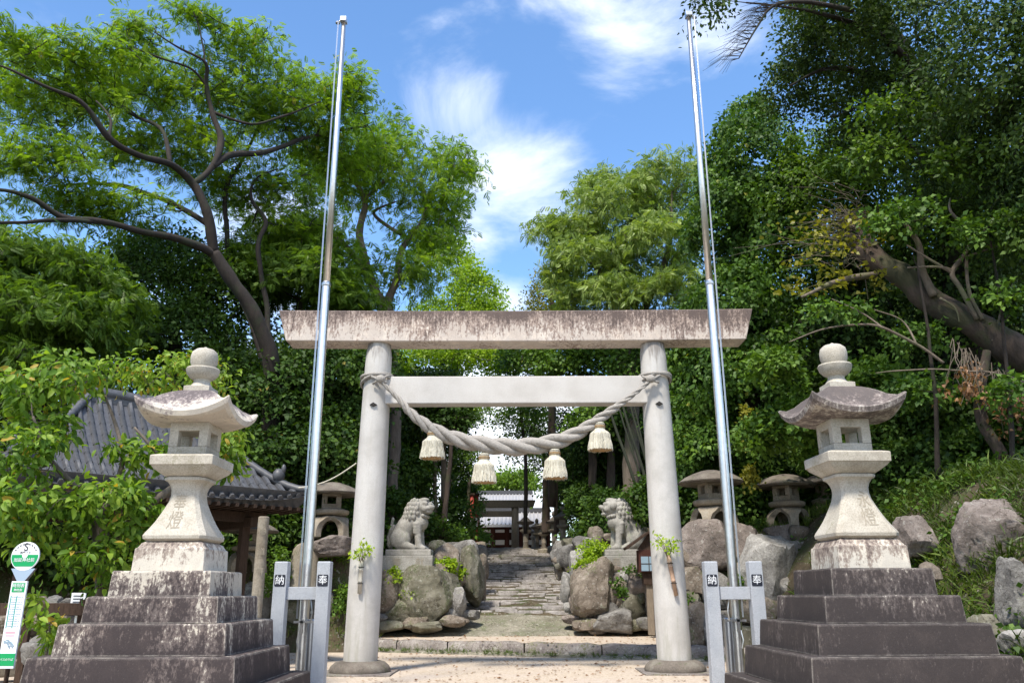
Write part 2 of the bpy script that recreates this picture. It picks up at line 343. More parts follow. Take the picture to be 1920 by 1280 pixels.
M['bark4'] = bark('bark_pale', (.08, .06, .045), (.21, .17, .13), (.10, .11, .05))
M['lf_feather'] = leafmat('leaf_feathery', (.045, .10, .012), (.10, .20, .022), (.20, .33, .045), (.32, .30, .05), .5)
M['lf_mid'] = leafmat('leaf_mid', (.035, .08, .013), (.075, .155, .024), (.14, .25, .04), None, .38)
M['lf_dark'] = leafmat('leaf_dark', (.014, .038, .009), (.033, .08, .016), (.075, .15, .026), (.22, .18, .03), .25, .6, .99, .25)
M['lf_deep'] = leafmat('leaf_deep', (.012, .030, .009), (.030, .066, .016), (.08, .15, .03), None, .22, .6, spec=.25)
M['lf_pale'] = leafmat('leaf_pale', (.07, .13, .035), (.14, .23, .07), (.25, .36, .14), None, .3)
M['lf_lime'] = leafmat('leaf_lime', (.08, .16, .012), (.16, .28, .02), (.26, .40, .04), (.36, .36, .05), .45)
M['lf_broad'] = leafmat('leaf_broad', (.04, .10, .02), (.09, .19, .03), (.19, .31, .06), (.42, .30, .05), .4, .5, spec=.25)
M['lf_grass'] = leafmat('grass_blade', (.03, .055, .014), (.06, .11, .022), (.13, .20, .05), (.32, .28, .10), .3)
M['lf_ivy'] = leafmat('leaf_ivy', (.018, .05, .010), (.045, .11, .020), (.10, .20, .035), (.28, .30, .05), .28, .55, .99, .3)
M['lf_olive'] = leafmat('leaf_olive', (.06, .075, .02), (.12, .14, .03), (.22, .24, .05), (.34, .24, .06), .35)
M['lf_dead'] = leafmat('leaf_withered', (.10, .05, .035), (.20, .12, .085), (.34, .23, .17), None, .3)

# ---------------------------------------------------------------- foliage
def nrm(a): return a / np.maximum(np.linalg.norm(a, axis=1, keepdims=True), 1e-9)
T_LEAF = (np.array([(0, 0, 0), (.45, .27, .05), (1, 0, -.06), (.45, -.27, .05)]), np.array([(0, 1, 2, 3)]))
T_ROUND = (np.array([(0, 0, 0), (.35, .38, .06), (1, .0, -.08), (.35, -.38, .06)]), np.array([(0, 1, 2, 3)]))
def t_bigleaf():
    v = [(0, 0, 0), (.3, .2, .06), (.3, 0, 0), (.3, -.2, .06), (.7, .2, .0), (.7, 0, -.08), (.7, -.2, 0), (1, 0, -.24)]
    return np.array(v, float), np.array([(0, 2, 1, 1), (0, 3, 2, 2), (1, 2, 5, 4), (2, 3, 6, 5), (4, 5, 7, 7), (5, 6, 7, 7)])
def t_frond(n=7, w=.15, l=.42, droop=.35):
    v = []; f = []
    for i in range(n):
        x = .12 + .88 * i / (n - 1); z = -droop * x * x; ll = l * (1 - .55 * abs(x - .45)) * (1.0 if i < n - 1 else .6)
        for s in (-1, 1):
            b = len(v); v += [(x, 0, z), (x + .08 + w * .5, s * ll * .5, z - .01), (x + .16, s * ll, z - .07), (x - w * .15, s * ll * .5, z - .03)]; f.append((b, b + 1, b + 2, b + 3))
    return np.array(v), np.array(f)
T_FROND = t_frond(); T_FINE = t_frond(6, .22, .5, .3)
T_BLADE = (np.array([(0, -.03, 0), (.5, -.035, .0), (.5, .035, 0), (0, .03, 0), (1, 0, -.18)]), None)
def leaf_mesh(name, tmpl, pos, xd, nd, sc, tint, mat, parent=None):
    tv, tf = tmpl; K = len(tv); n = len(pos)
    x = nrm(xd); z = nd - (nd * x).sum(1, keepdims=True) * x; z = nrm(z); y = np.cross(z, x)
    V = pos[:, None, :] + sc[:, None, None] * (tv[None, :, 0:1] * x[:, None] + tv[None, :, 1:2] * y[:, None] + tv[None, :, 2:3] * z[:, None])
    V = V.reshape(-1, 3)
    quads = [tuple(f) for f in tf]
    sizes = [3 if f[2] == f[3] else 4 for f in quads]; idx = np.concatenate([np.array(f[:s_]) for f, s_ in zip(quads, sizes)])
    Ls = (idx[None] + (np.arange(n) * K)[:, None]).ravel(); st = np.concatenate([[0], np.cumsum(sizes)[:-1]]); tot = sum(sizes)
    starts = (st[None] + (np.arange(n) * tot)[:, None]).ravel()
    me = bpy.data.meshes.new(name); me.vertices.add(len(V)); me.vertices.foreach_set('co', V.astype(np.float32).ravel())
    me.loops.add(len(Ls)); me.loops.foreach_set('vertex_index', Ls.astype(np.int32)); me.polygons.add(len(starts)); me.polygons.foreach_set('loop_start', starts.astype(np.int32))
    at = me.attributes.new('tint', 'FLOAT', 'FACE'); at.data.foreach_set('value', np.repeat(np.clip(tint, 0, 1), len(quads)).astype(np.float32))
    me.materials.append(mat); me.update(calc_edges=True)
    o = bpy.data.objects.new(name, me); C.objects.link(o)
    if parent: o.parent = parent
    return o
def clumps(blobs, n, rng, shell=.55, low=-.35):
    """clump centres spread through ellipsoids, mostly near their surface"""
    wts = np.array([b[3] * b[4] + b[4] * b[5] + b[3] * b[5] for b in blobs]); wts /= wts.sum(); cs = []; ns = []
    for k, b in enumerate(blobs):
        m = max(1, int(round(n * wts[k]))); d = nrm(rng.normal(size=(m * 3, 3))); d = d[d[:, 2] > low][:m]
        r = (shell + (1 - shell) * rng.random((len(d), 1)) ** .6) * (1 + .12 * rng.normal(size=(len(d), 1)))
        cs.append(np.array(b[:3]) + d * r * np.array(b[3:6])); ns.append(nrm(d / np.array(b[3:6])))
    return np.vstack(cs), np.vstack(ns)
def leaves_at(cs, ns, per, cr, size, rng, flat=.4, up=.6, droop=.25, jit=.55, tv=.16, t0=.5, acc=0.0, var=.3):
    n = len(cs); k = np.repeat(np.arange(n), per); m = len(k)
    axis = nrm(ns * (1 - up) + np.array([0, 0, up]) + .25 * rng.normal(size=(n, 3)))[k]
    off = rng.normal(size=(m, 3)) * (cr * .55) * (0.7 + .6 * rng.random(n))[k][:, None]
    off -= axis * (off * axis).sum(1, keepdims=True) * (1 - flat)
    pos = cs[k] + off
    nd = nrm(axis + jit * rng.normal(size=(m, 3))); xd = nrm(nrm(off) + .7 * rng.normal(size=(m, 3)) + np.array([0, 0, -droop]))
    ti = t0 + tv * rng.normal(size=n)[k] + .13 * rng.normal(size=m); ti = np.clip(ti, 0, .93)
    if acc: ti[rng.random(m) < acc] = 1.0
    return pos, xd, nd, size * (1 - var + 2 * var * rng.random(m)), ti
def grow(nodes, targets, rng, rmin=.012, per=4, wig=.12, k_r=.6, rmax=.10):
    """join each clump to the nearest limb or twig, nearest first, so that twigs fork like a tree's"""
    mb = MB(); Pn = [np.array(a[:3]) for a in nodes]; Rn = [a[3] for a in nodes]
    PP = np.array(Pn); RR = np.array(Rn); d0 = np.array([np.min(((PP - t) ** 2).sum(1)) for t in targets]); order = np.argsort(d0)
    for i in order:
        t = targets[i]; dd = ((PP - t) ** 2).sum(1) + 1.2 * np.maximum(0, PP[:, 2] - t[2]) ** 2; j = int(np.argmin(dd)); a = PP[j]; ln = math.sqrt(dd[j])
        if ln < .15: continue
        r0 = max(rmin, min(RR[j] * k_r, rmax, rmin + .005 + .028 * ln)); pts = []; q = []
        mid = (a + t) / 2 + rng.normal(size=3) * ln * wig + np.array([0, 0, -.04 * ln])
        for u in np.linspace(0, 1, per + 1): pts.append((1 - u) ** 2 * a + 2 * u * (1 - u) * mid + u * u * t + (rng.normal(size=3) * ln * .02 if 0 < u < 1 else 0))
        rr = [r0 + (rmin - r0) * u for u in np.linspace(0, 1, per + 1)]; mb.tube(pts, rr, 5 if r0 > .03 else 4, False)
        PP = np.vstack([PP, np.array(pts[1:])]); RR = np.concatenate([RR, rr[1:]])
    return mb
def limb(mb, pts, per=5, seg=10, wob=.0):
    """pts: (x, y, z, radius); returns nodes"""
    q = crom(pts, per); ps = [Vector(a[:3]) for a in q]; rs = [max(.004, float(a[3])) for a in q]
    if wob: ps = [p + Vector(noise.noise_vector(p * 1.1)) * wob for p in ps]; rs = [r * (1 + .18 * noise.noise(p * 2.3)) for p, r in zip(ps, rs)]
    mb.tube(ps, rs, seg); return [(p.x, p.y, p.z, r) for p, r in zip(ps, rs)]
def PL(lst):                              # limb traced as (px, py, distance, diameter in photo pixels)
    o = []
    for px, py, y, wpx in lst:
        p = P(px, py, y); o.append((p.x, p.y, p.z, PX(wpx, y, py) / 2))
    return o
def BL(px, py, y, rx, rz, ry):            # crown lobe: photo centre + distance, radii in photo pixels, depth radius in metres
    p = P(px, py, y); return (p.x, p.y, p.z, PX(rx, y, py), ry, PX(rz, y, py))
def tree(label, trunk, limbs, blobs, n, per, cr, size, tmpl, leaf, brk, seed, group=None, name='broadleaf_tree', cat='tree', twigs=True, rmin=.012, shell=.5, low=-.4, extra=None, **kw):
    rng = np.random.default_rng(seed); b = trunk[0] if trunk else (blobs[0][0], blobs[0][1], blobs[0][2], 0)
    root = empty(name, b[:3], label, cat, group); off = Matrix.Translation((-b[0], -b[1], -b[2])); nodes = []
    if trunk:
        mb = MB(); nodes += limb(mb, trunk, 6, 14, .05)
        for l in limbs: nodes += limb(mb, l, 6, 9, .05)
    cs, ns = clumps(blobs, n, rng, shell, low)
    if extra is not None: cs = np.vstack([cs, extra]); ns = np.vstack([ns, np.tile([0, 0, 1.], (len(extra), 1))])
    if nodes:
        if twigs: g_ = grow(nodes, cs, rng, rmin); mb.add(g_.v, g_.f)
        mb.xf(off).build('trunk', M[brk], root, True)
    pos, xd, nd, sc, ti = leaves_at(cs, ns, per, cr, size, rng, **kw)
    leaf_mesh('crown', tmpl, pos - np.array(b[:3]), xd, nd, sc, ti, M[leaf], root)
    return root
# ---------------------------------------------------------------- ground
def sm(a, b, x): t = min(1, max(0, (x - a) / (b - a))); return t * t * (3 - 2 * t)
def kerb_y(x): return 23.27 - .439 * max(-7.5, min(6.5, x))
def path_z(y): return .95 + (min(y, 50) - 28.8) * .1486 if y > 28.8 else .3 + .65 * sm(27.5, 28.8, y)
def ground_z(x, y):
    z = 0.0 if y < kerb_y(x) + .15 else .28
    ax = abs(x)
    if y > 27.2:
        side = max(2.3, path_z(y) + .7) + max(0, ax - 5) * .10 * sm(27, 34, y); side = min(side, 9)
        e = sm(2.5, 3.1, ax) if y < 50 else sm(9, 12, ax)
        z = path_z(y) * (1 - e) + side * e if y > 28.4 else z * (1 - sm(27.7, 28.2, y) * e) + side * e * sm(27.7, 28.2, y)
    if x > 4.6 and y > 22.4: z = max(z, (3.25 + .08 * (y - 24)) * sm(22.6, 23.6, y) * sm(4.7, 5.4, x))
    if x < -4.2 and y > 24.0: z = max(z, (3.05 + .08 * (y - 24)) * sm(24.4, 25.3, y) * sm(-4.4, -5.0, x))
    if x > 6.0: z = max(z, min(3.7, max(0, (x - 6.15)) * 1.12 + max(0, min(y, 26) - 13) * .10 * sm(6.1, 7.5, x)) * sm(5, 9.5, y))
    if y > 58: z = 4.1 + (z - 4.1) * (1 - sm(58, 80, y))
    return z
gx = np.concatenate([-np.geomspace(2500, 34, 16), np.arange(-33, 33.1, .3), np.geomspace(34, 2500, 16)])
gy = np.concatenate([-np.geomspace(2500, 6, 18), np.arange(-5, 62, .3), np.geomspace(63, 2500, 20)])
mb = MB(); nx = len(gx); vs = []
for y in gy:
    for x in gx:
        z = ground_z(x, y)
        if (z > .3 or y > 60): z += .10 * noise.noise(Vector((x * .8, y * .8, 0))) + .05 * noise.noise(Vector((x * 3, y * 3, 3)))
        vs.append((x, y, z - .004))
mb.add(vs, [(j * nx + i, j * nx + i + 1, (j + 1) * nx + i + 1, (j + 1) * nx + i) for j in range(len(gy) - 1) for i in range(nx - 1)])
tag(mb.build('ground', M['soil'], None, True), kind='structure')
def sheet(name, poly, z, mat):
    m = MB(); m.add([(x, y, z) for x, y in poly], [tuple(range(len(poly)))]); return tag(m.build(name, mat), kind='structure')
gr = [(-30, -8), (30, -8), (30, 12), (6.3, 12.0), (6.2, 20.2), (6.5, kerb_y(6.5))] + [(x, kerb_y(x)) for x in (3, 0, -3, -7.5)] + [(-30, 26.5)]
# gravel as a fine grid so that it is gently uneven
mb = MB(); vs = []; gnx = 90; gny = 70
for j in range(gny + 1):
    for i in range(gnx + 1):
        x = -11 + 17.3 * i / gnx; yy = kerb_y(x) - .02; y = 6 + (yy - 6) * j / gny
        vs.append((x, y, .012 + .010 * noise.noise(Vector((x * 1.3, y * 1.3, 0))) + .006 * noise.noise(Vector((x * 5, y * 5, 0)))))
mb.add(vs, [(j * (gnx + 1) + i, j * (gnx + 1) + i + 1, (j + 1) * (gnx + 1) + i + 1, (j + 1) * (gnx + 1) + i) for j in range(gny) for i in range(gnx)])
tag(mb.build('gravel_court', M['gravel'], None, True), kind='structure')
mb = MB(); vs = []
for j in range(13):
    for i in range(61):
        x = -5.6 + 11.4 * i / 60; y0 = kerb_y(x) + .2; y = y0 + (28.0 - y0) * j / 12; vs.append((x, y, .305 + .012 * noise.noise(Vector((x * 1.5, y * 1.5, 5)))))
mb.add(vs, [(j * 61 + i, j * 61 + i + 1, (j + 1) * 61 + i + 1, (j + 1) * 61 + i) for j in range(12) for i in range(60)])
tag(mb.build('gravel_terrace', M['gravel'], None, True), kind='structure')
# small stones and dead leaves strewn over the gravel
def hull(pts, seed=0, sub=2, amp=.06, lev=True):
    bm = bmesh.new()
    for p in pts: bm.verts.new(p)
    r = bmesh.ops.convex_hull(bm, input=bm.verts)
    bmesh.ops.delete(bm, geom=[g for g in r['geom_interior'] if isinstance(g, bmesh.types.BMVert)], context='VERTS')
    return bm
def rock_mesh(name, size, seed, mats, detail=4, blocky=.5, rough=1.0):
    """convex cluster of random facets, rounded, then roughened"""
    rr = random.Random(seed); bm = bmesh.new(); bmesh.ops.create_icosphere(bm, subdivisions=detail, radius=1)
    pl = []
    for a_ in ((1, 0, 0), (-1, 0, 0), (0, 1, 0), (0, -1, 0), (0, 0, 1), (0, 0, -1)):
        pl.append(((Vector(a_) + Vector((rr.gauss(0, .3), rr.gauss(0, .3), rr.gauss(0, .3)))).normalized(), rr.uniform(.62, .80)))
    for _ in range(6):
        d = Vector((rr.gauss(0, 1), rr.gauss(0, 1), rr.gauss(0, 1))).normalized(); pl.append((d, rr.uniform(.70, .88)))
    o = Vector((rr.uniform(0, 90), rr.uniform(0, 90), rr.uniform(0, 90)))
    for v in bm.verts:
        d = v.co.normalized(); r = 1.05
        for n_, h in pl:
            k = d.dot(n_)
            if k > .05: r = min(r, h / k)
        r = r * 1.18 * (1 + rough * (.06 * noise.noise(d * 2.2 + o) + .05 * noise.noise(d * 5 + o) + .045 * noise.noise(d * 11 + o) + .035 * abs(noise.noise(d * 23 + o))))
        v.co = Vector((d.x * size[0], d.y * size[1], d.z * size[2])) * r
    for _ in range(1): bmesh.ops.smooth_vert(bm, verts=bm.verts, factor=.08, use_axis_x=True, use_axis_y=True, use_axis_z=True)
    me = bpy.data.meshes.new(name); bm.to_mesh(me); bm.free(); me.materials.append(M[mats]); me.shade_smooth(); me.set_sharp_from_angle(angle=R(34)); return me
seedc = [100]
def rock(px, py, wpx, hpx, y, mat, parent=None, label=None, group=None, rot=0, dy=None, detail=4, name='boulder', tilt=0):
    seedc[0] += 1; detail = 3 if max(wpx, hpx) < 64 else detail; p = P(px, py, y); sx = PX(wpx, y, py) / 2 * 1.03; sz = PX(hpx, y, py) / 2 * 1.03; dy = dy or (sx + sz) / 2 * .9
    me = rock_mesh(name, (sx, dy, sz), seedc[0], mat, detail); o = bpy.data.objects.new(name, me); C.objects.link(o); o.rotation_euler = (tilt * .3, tilt, rot)
    if parent: o.parent = parent; o.location = p - parent.location
    else: o.location = p; tag(o, label, 'boulder', group)
    return o
# ---- kerb stones
root = empty('stone_kerb', (0, kerb_y(0), 0), 'long low kerb of rough dark stones between lower gravel and upper terrace', 'kerb')
x = -9.5; rr = random.Random(4)
while x < 7.2:
    ln = rr.uniform(1.0, 2.2); a = Vector((x, kerb_y(x), 0)); b = Vector((x + ln, kerb_y(x + ln), 0)); d = b - a; c = (a + b) / 2
    m = MB(); nseg = 12; rings = []
    for i in range(nseg + 1):
        u = i / nseg; e = 1 - .10 * (abs(2 * u - 1) ** 6); q = a + d * (u * .985 + .0075); rg = []
        for (dy, z) in ((-.06, -.1), (-.07, .06), (-.05, .19), (.0, .30), (.12, .335), (.30, .33), (.42, .26), (.42, -.1)):
            k = noise.noise(Vector((q.x * 2.3, dy * 5, z * 5 + x))) * .035 + noise.noise(Vector((q.x * 7, dy * 9, z * 9 + x))) * .015
            rg.append((q.x - root.location.x, q.y + dy * e + k - root.location.y, z * e + k))
        rings.append(rg)
    m.loft(rings); m.build('kerb_block', M['kerb'], root, True, angle=50); x += ln + .01
# low mossy strip at the kerb's foot
m = MB(); rings = []
for i in range(80):
    x = -9 + 15.8 * i / 79; y = kerb_y(x); k = .03 * noise.noise(Vector((x * 1.2, 0, 0))); rings.append([(x, y - .42 + k, .01), (x, y - .38 + k, .06 + k * .3), (x, y - .05, .075), (x, y - .05, -.05)])
m.loft(rings); tag(m.build('mossy_gutter', M['apron'], None, True, angle=40), kind='structure')
# ---- mossy apron in front of the stairs
m = MB(); vs = []; nxa = 50; nya = 16
for j in range(nya + 1):
    v = j / nya
    for i in range(nxa + 1):
        u = i / nxa * 2 - 1; x = (5.0 - 1.9 * v) * u - .1; front = 26.9 + .35 * u * u; y = front + (29.0 - front) * v
        prof = sm(0, .05, v) * .16 + .84 * sm(.03, 1, v); z = .30 + .66 * prof * (1 - .32 * u * u) + .02 * noise.noise(Vector((x * 1.8, y * 1.8, 0)))
        vs.append((x, y, z))
m.add(vs, [(j * (nxa + 1) + i, j * (nxa + 1) + i + 1, (j + 1) * (nxa + 1) + i + 1, (j + 1) * (nxa + 1) + i) for j in range(nya) for i in range(nxa)])
tag(m.build('stair_apron', M['apron'], None, True, angle=50), kind='structure')
# ---- stone stairs: many shallow courses of irregular slabs
m = MB(); rr = random.Random(11); nst = 30
for k in range(nst):
    y = 28.9 + (50.2 - 28.9) * k / (nst - 1); z = path_z(y); wd = 2.75 - .35 * k / nst; x = -wd + rr.uniform(-.2, .2) - .12
    while x < wd - .2:
        l = rr.uniform(.35, 1.25); dz = rr.uniform(-.025, .035); dyy = rr.uniform(-.16, .14)
        n_ = 7; a0 = rr.uniform(0, 6); cx = x + l / 2; cy = y + .42 + dyy; rg = []
        outl = []
        for (ox, oy) in ((-1, -1), (-.45, -1.06), (.1, -1.02), (.6, -1.07), (1, -.95), (1.02, -.2), (1, 1), (0, 1.03), (-1, 1), (-1.02, .1)):
            outl.append((cx + ox * l / 2 * .985 + rr.uniform(-.035, .035), cy + oy * .46 + rr.uniform(-.05, .05)))
        for (sc, h) in ((1.0, -.28), (1.0, .02), (.97, .05), (.90, .062)):
            rg.append([(cx + (px_ - cx) * sc, cy + (py_ - cy) * sc, z + h + dz + .014 * noise.noise(Vector((px_ * 4, py_ * 4, k)))) for px_, py_ in outl])
        m.loft(rg); x += l + rr.uniform(.0, .03)
tag(m.build('stone_stairs', M['path'], None, True, angle=38), kind='structure')
# top landing
sheet('upper_path', [(-3, 50.6), (3, 50.6), (6, 75), (-6, 75)], 4.16, M['gravel'])

# ---------------------------------------------------------------- stone gateway
TY = 18.2; TX = .09
root = empty('torii_gate', (TX, TY, 0), 'large pale stone torii gate with stained top beam standing on gravel', 'torii gate')
def rel(o, r): return o
def mk(m, name, mat, parent, root_=None, **kw):
    r_ = root_ or parent
    m.xf(Matrix.Translation(-Vector(r_.location))); return m.build(name, mat, parent, **kw)
for s in (-1, 1):
    m = MB(); bx = TX + s * 3.27; tx = TX + s * 3.17; rg = []
    for i in range(25):
        u = i / 24; z = .12 + 6.99 * u; r = .355 - .062 * u + (.012 * math.sin(u * math.pi)); cx = bx + (tx - bx) * u
        if u > .985: r -= .03
        rg.append([(cx + r * math.cos(2 * math.pi * j / 48), TY + r * math.sin(2 * math.pi * j / 48), z) for j in range(48)])
    m.loft(rg); pi = mk(m, 'pillar', M['pillar'], root, smooth=True, angle=40)
    # small diamond-shaped wedge end below the rope
    q = MB(); cx = bx + (tx - bx) * .76
    q.add([(cx + a, TY - .36, 5.62 + b) for a, b in ((-.07, 0), (0, -.045), (.07, 0), (0, .045))] + [(cx + a, TY - .29, 5.62 + b) for a, b in ((-.09, 0), (0, -.06), (.09, 0), (0, .06))], [(0, 1, 2, 3), (0, 4, 5, 1), (1, 5, 6, 2), (2, 6, 7, 3), (3, 7, 4, 0)])
    mk(q, 'wedge', M['dark_in'], pi, root)
    m = MB(); m.lathe([(.62, .0), (.64, .05), (.60, .13), (.52, .20), (.42, .225), (.36, .23)], 40, (bx, TY, .03)); pb = mk(m, 'pillar_base', M['yuk_roof'], root, smooth=True, angle=50)
    m = MB(); m.box((bx + s * .02, TY, .02), (1.5, 1.5, .05)); mk(m, 'base_plate', M['kerb'], pb, root, bevel=.01)
# top beam: splayed ends, slight upward sweep, chamfered lower edge
m = MB(); rg = []; hw_t = 5.47; hw_b = 5.27; nb = 40
for i in range(nb + 1):
    u = 2 * i / nb - 1; sw = .03 * u * u; r_ = []
    for (yy, zz) in ((-.33, 7.09), (.33, 7.09), (.36, 7.70), (.30, 7.80), (0, 7.86), (-.30, 7.83), (-.36, 7.81)):
        hw = hw_b + (hw_t - hw_b) * (zz - 7.09) / .72; r_.append((TX + u * hw, TY + yy, zz + sw + (.0 if abs(u) < 1 else 0)))
    rg.append(r_)
m.loft(rg); mk(m, 'top_beam', M['kasagi'], root, bevel=.018)
m = MB(); m.box((TX, TY, 5.985), (6.05, .40, .63)); mk(m, 'tie_beam', M['torii'], root, bevel=.02)

# ---------------------------------------------------------------- sacred rope and its tassels
cen = crom([tuple(P(a, b, TY - d)) + (r,) for a, b, r, d in ((712, 712, .050, .42), (745, 745, .075, .42), (775, 778, .13, .42), (815, 806, .185, .40), (860, 824, .215, .38), (915, 834, .235, .36), (970, 838, .24, .34), (1020, 832, .232, .34), (1065, 820, .205, .36), (1105, 798, .165, .38), (1145, 770, .12, .40), (1180, 745, .075, .42), (1222, 712, .048, .42))], 14)
root = empty('shimenawa_rope', tuple(cen[84][:3]), 'thick weathered straw rope twisted from strands, sagging between the pale gate pillars', 'rope')
cp = [Vector(c[:3]) for c in cen]; cr = [float(c[3]) * .93 for c in cen]; L_ = 0; ph = [0]
for i in range(1, len(cp)):
    d = (cp[i] - cp[i - 1]).length; ph.append(ph[-1] + d / (max(.09, cr[i]) * 7.2) * 2 * math.pi)
for k in range(3):
    pts = []; rr_ = []; shp = []
    for i, c in enumerate(cp):
        t = (cp[min(i + 1, len(cp) - 1)] - cp[max(i - 1, 0)]).normalized(); a = Vector((0, 1, 0)); a = (a - t * a.dot(t)).normalized(); b = t.cross(a)
        an = ph[i] + k * 2 * math.pi / 3; pts.append(c + (a * math.cos(an) + b * math.sin(an)) * cr[i] * .46); rr_.append(cr[i] * .435)
    m = MB(); m.tube(pts, rr_, 20); m.v = [tuple(Vector(q) + Vector(noise.noise_vector(Vector(q) * 16)) * .008 + Vector(noise.noise_vector(Vector(q) * 50)) * .004) for q in m.v]
    for _ in range(60):
        i = rnd.randrange(10, len(pts) - 10); q = pts[i] + Vector((rnd.uniform(-1, 1), rnd.uniform(-1, .3), rnd.uniform(-1, 1))).normalized() * rr_[i] * .98; e = q + (pts[i + 3] - pts[i]).normalized() * rnd.uniform(.05, .16) + Vector((rnd.uniform(-.03, .03), rnd.uniform(-.04, 0), rnd.uniform(-.05, .01))); m.tube([q - (pts[i + 3] - pts[i]).normalized() * .03, (q + e) / 2, e], .004, 3, False)
    mk(m, 'strand', M['rope'], root, smooth=True)
for s in (-1, 1):
    cx = TX + s * 3.18; m = MB()
    for kk, (z0, dz, r) in enumerate(((6.31, .04, .035), (6.25, -.03, .03), (6.22, .10, .028))):
        pts = [(cx + .365 * math.cos(a), TY + .365 * math.sin(a), z0 + dz * math.sin(a + kk) + .05 * math.sin(a) * -1) for a in np.linspace(0, 2 * math.pi, 33)]
        m.tube(pts, r, 8)
    e = cp[0] if s < 0 else cp[-1]
    m.sphere(e + Vector((-s * .02, -.02, .02)), (.11, .08, .09)); m.tube([e + Vector((-.2, .06, .10)), e, e + Vector((.16, -.02, -.07))], .028, 8); m.tube([e + Vector((-.16, .05, -.08)), e + Vector((0, -.04, 0)), e + Vector((.2, .05, .12))], .028, 8)
    mk(m, 'pillar_tie', M['rope'], root, smooth=True)
def tassel(px, ytop, ybot, hook, label):
    pt = P(px, ytop, TY - .40); h = PX(ybot - ytop, TY, ytop); rt = empty('straw_tassel', tuple(pt), label, 'tassel', 'straw tassels hanging from the sacred rope')
    w_ = PX(45, TY, ybot) / 2; m = MB(); m.lathe([(.115, -.10), (.118, -.05), (.112, 0), (.12, .005), (.10, .03), (.02, .035)], 28); m.build('head', M['straw'], rt, True)
    m = MB()
    for z in (-.045, -.075): m.tube([(.122 * math.cos(a), .122 * math.sin(a), z) for a in np.linspace(0, 2 * math.pi, 25)], .010, 6)
    m.build('binding', M['straw_cut'], rt, True)
    n = 96; m = MB(); rg = []; rr2 = random.Random(px)
    prof = [(0, .110), (.08, .13), (.25, .60 * w_ + .055), (.5, .84 * w_), (.8, .97 * w_), (1.0, w_)]
    rad = [1 + .045 * rr2.uniform(-1, 1) for _ in range(n)]; end = [rr2.uniform(-.018, .02) for _ in range(n)]
    for u, r in prof: rg.append([(r * (1 + (rad[j] - 1) * (.3 + u)) * math.cos(2 * math.pi * j / n), r * (1 + (rad[j] - 1) * (.3 + u)) * math.sin(2 * math.pi * j / n), -.1 - (h - .1) * u + end[j] * u) for j in range(n)])
    m.loft(rg, False); sk = m.build('skirt', M['straw'], rt, False)
    m = MB(); m.lathe([(w_ * .99, -.003), (w_ * .5, .01), (.001, .012)], 40, (0, 0, -h + .01), cap=False); m.build('cut_end', M['straw_cut'], sk, False)
    m = MB()
    for _ in range(70):
        a = rr2.uniform(0, 6.28); r0 = w_ * rr2.uniform(.75, .98); m.tube([(r0 * math.cos(a), r0 * math.sin(a), -h + .08), (r0 * 1.03 * math.cos(a), r0 * 1.03 * math.sin(a), -h - rr2.uniform(.0, .035))], .004, 3, False)
    for _ in range(150):
        a = rr2.uniform(0, 6.28); u0 = rr2.uniform(.1, .6); u1 = min(1, u0 + rr2.uniform(.2, .5)); pp = []
        for u in np.linspace(u0, u1, 5): r = float(np.interp(u, [q[0] for q in prof], [q[1] for q in prof])) + .006; pp.append((r * math.cos(a), r * math.sin(a), -.1 - (h - .1) * u)); a += rr2.uniform(-.01, .01)
        m.tube(pp, .006, 4, False)
    m.build('loose_straws', M['straw'], sk, True)
    m = MB(); m.tube([(0, 0, .03), (.01, .0, hook)], .009, 6); m.tube([(-.03, 0, .02), (-.02, .0, hook)], .007, 6); m.build('hanging_cord', M['straw'], rt, True)
tassel(812, 809, 858, .18, 'upper left straw tassel, hanging nearest the left gate pillar'); tassel(908, 853, 903, .10, 'lower straw tassel hanging left of the rope centre')
tassel(1040, 845, 895, .12, 'lower straw tassel hanging right of the rope centre, beside white sky gap'); tassel(1124, 795, 843, .20, 'upper right straw tassel, hanging nearest the right gate pillar')

# ---------------------------------------------------------------- writing
def text_mb(s, size, M4, ext=.003):
    cu = bpy.data.curves.new('t', 'FONT'); cu.body = s; cu.size = size; cu.extrude = ext; cu.align_x = 'CENTER'; cu.align_y = 'CENTER'; cu.resolution_u = 3
    o = bpy.data.objects.new('t', cu); C.objects.link(o); dg = bpy.context.evaluated_depsgraph_get(); me = o.evaluated_get(dg).to_mesh()
    m = MB(); m.v = [tuple(M4 @ v.co) for v in me.vertices]; m.f = [tuple(p.vertices) for p in me.polygons]; m.m = [0] * len(m.f)
    xs = [v.co.x for v in me.vertices]; ys = [v.co.y for v in me.vertices]
    o.evaluated_get(dg).to_mesh_clear(); bpy.data.objects.remove(o); bpy.data.curves.remove(cu); return m
def merge(a, b, mi):
    k = len(a.v); a.v += b.v; a.f += [tuple(i + k for i in f) for f in b.f]; a.m += [mi] * len(b.f)
UP = Matrix.Rotation(R(90), 4, 'X')       # text facing the camera side (-y)

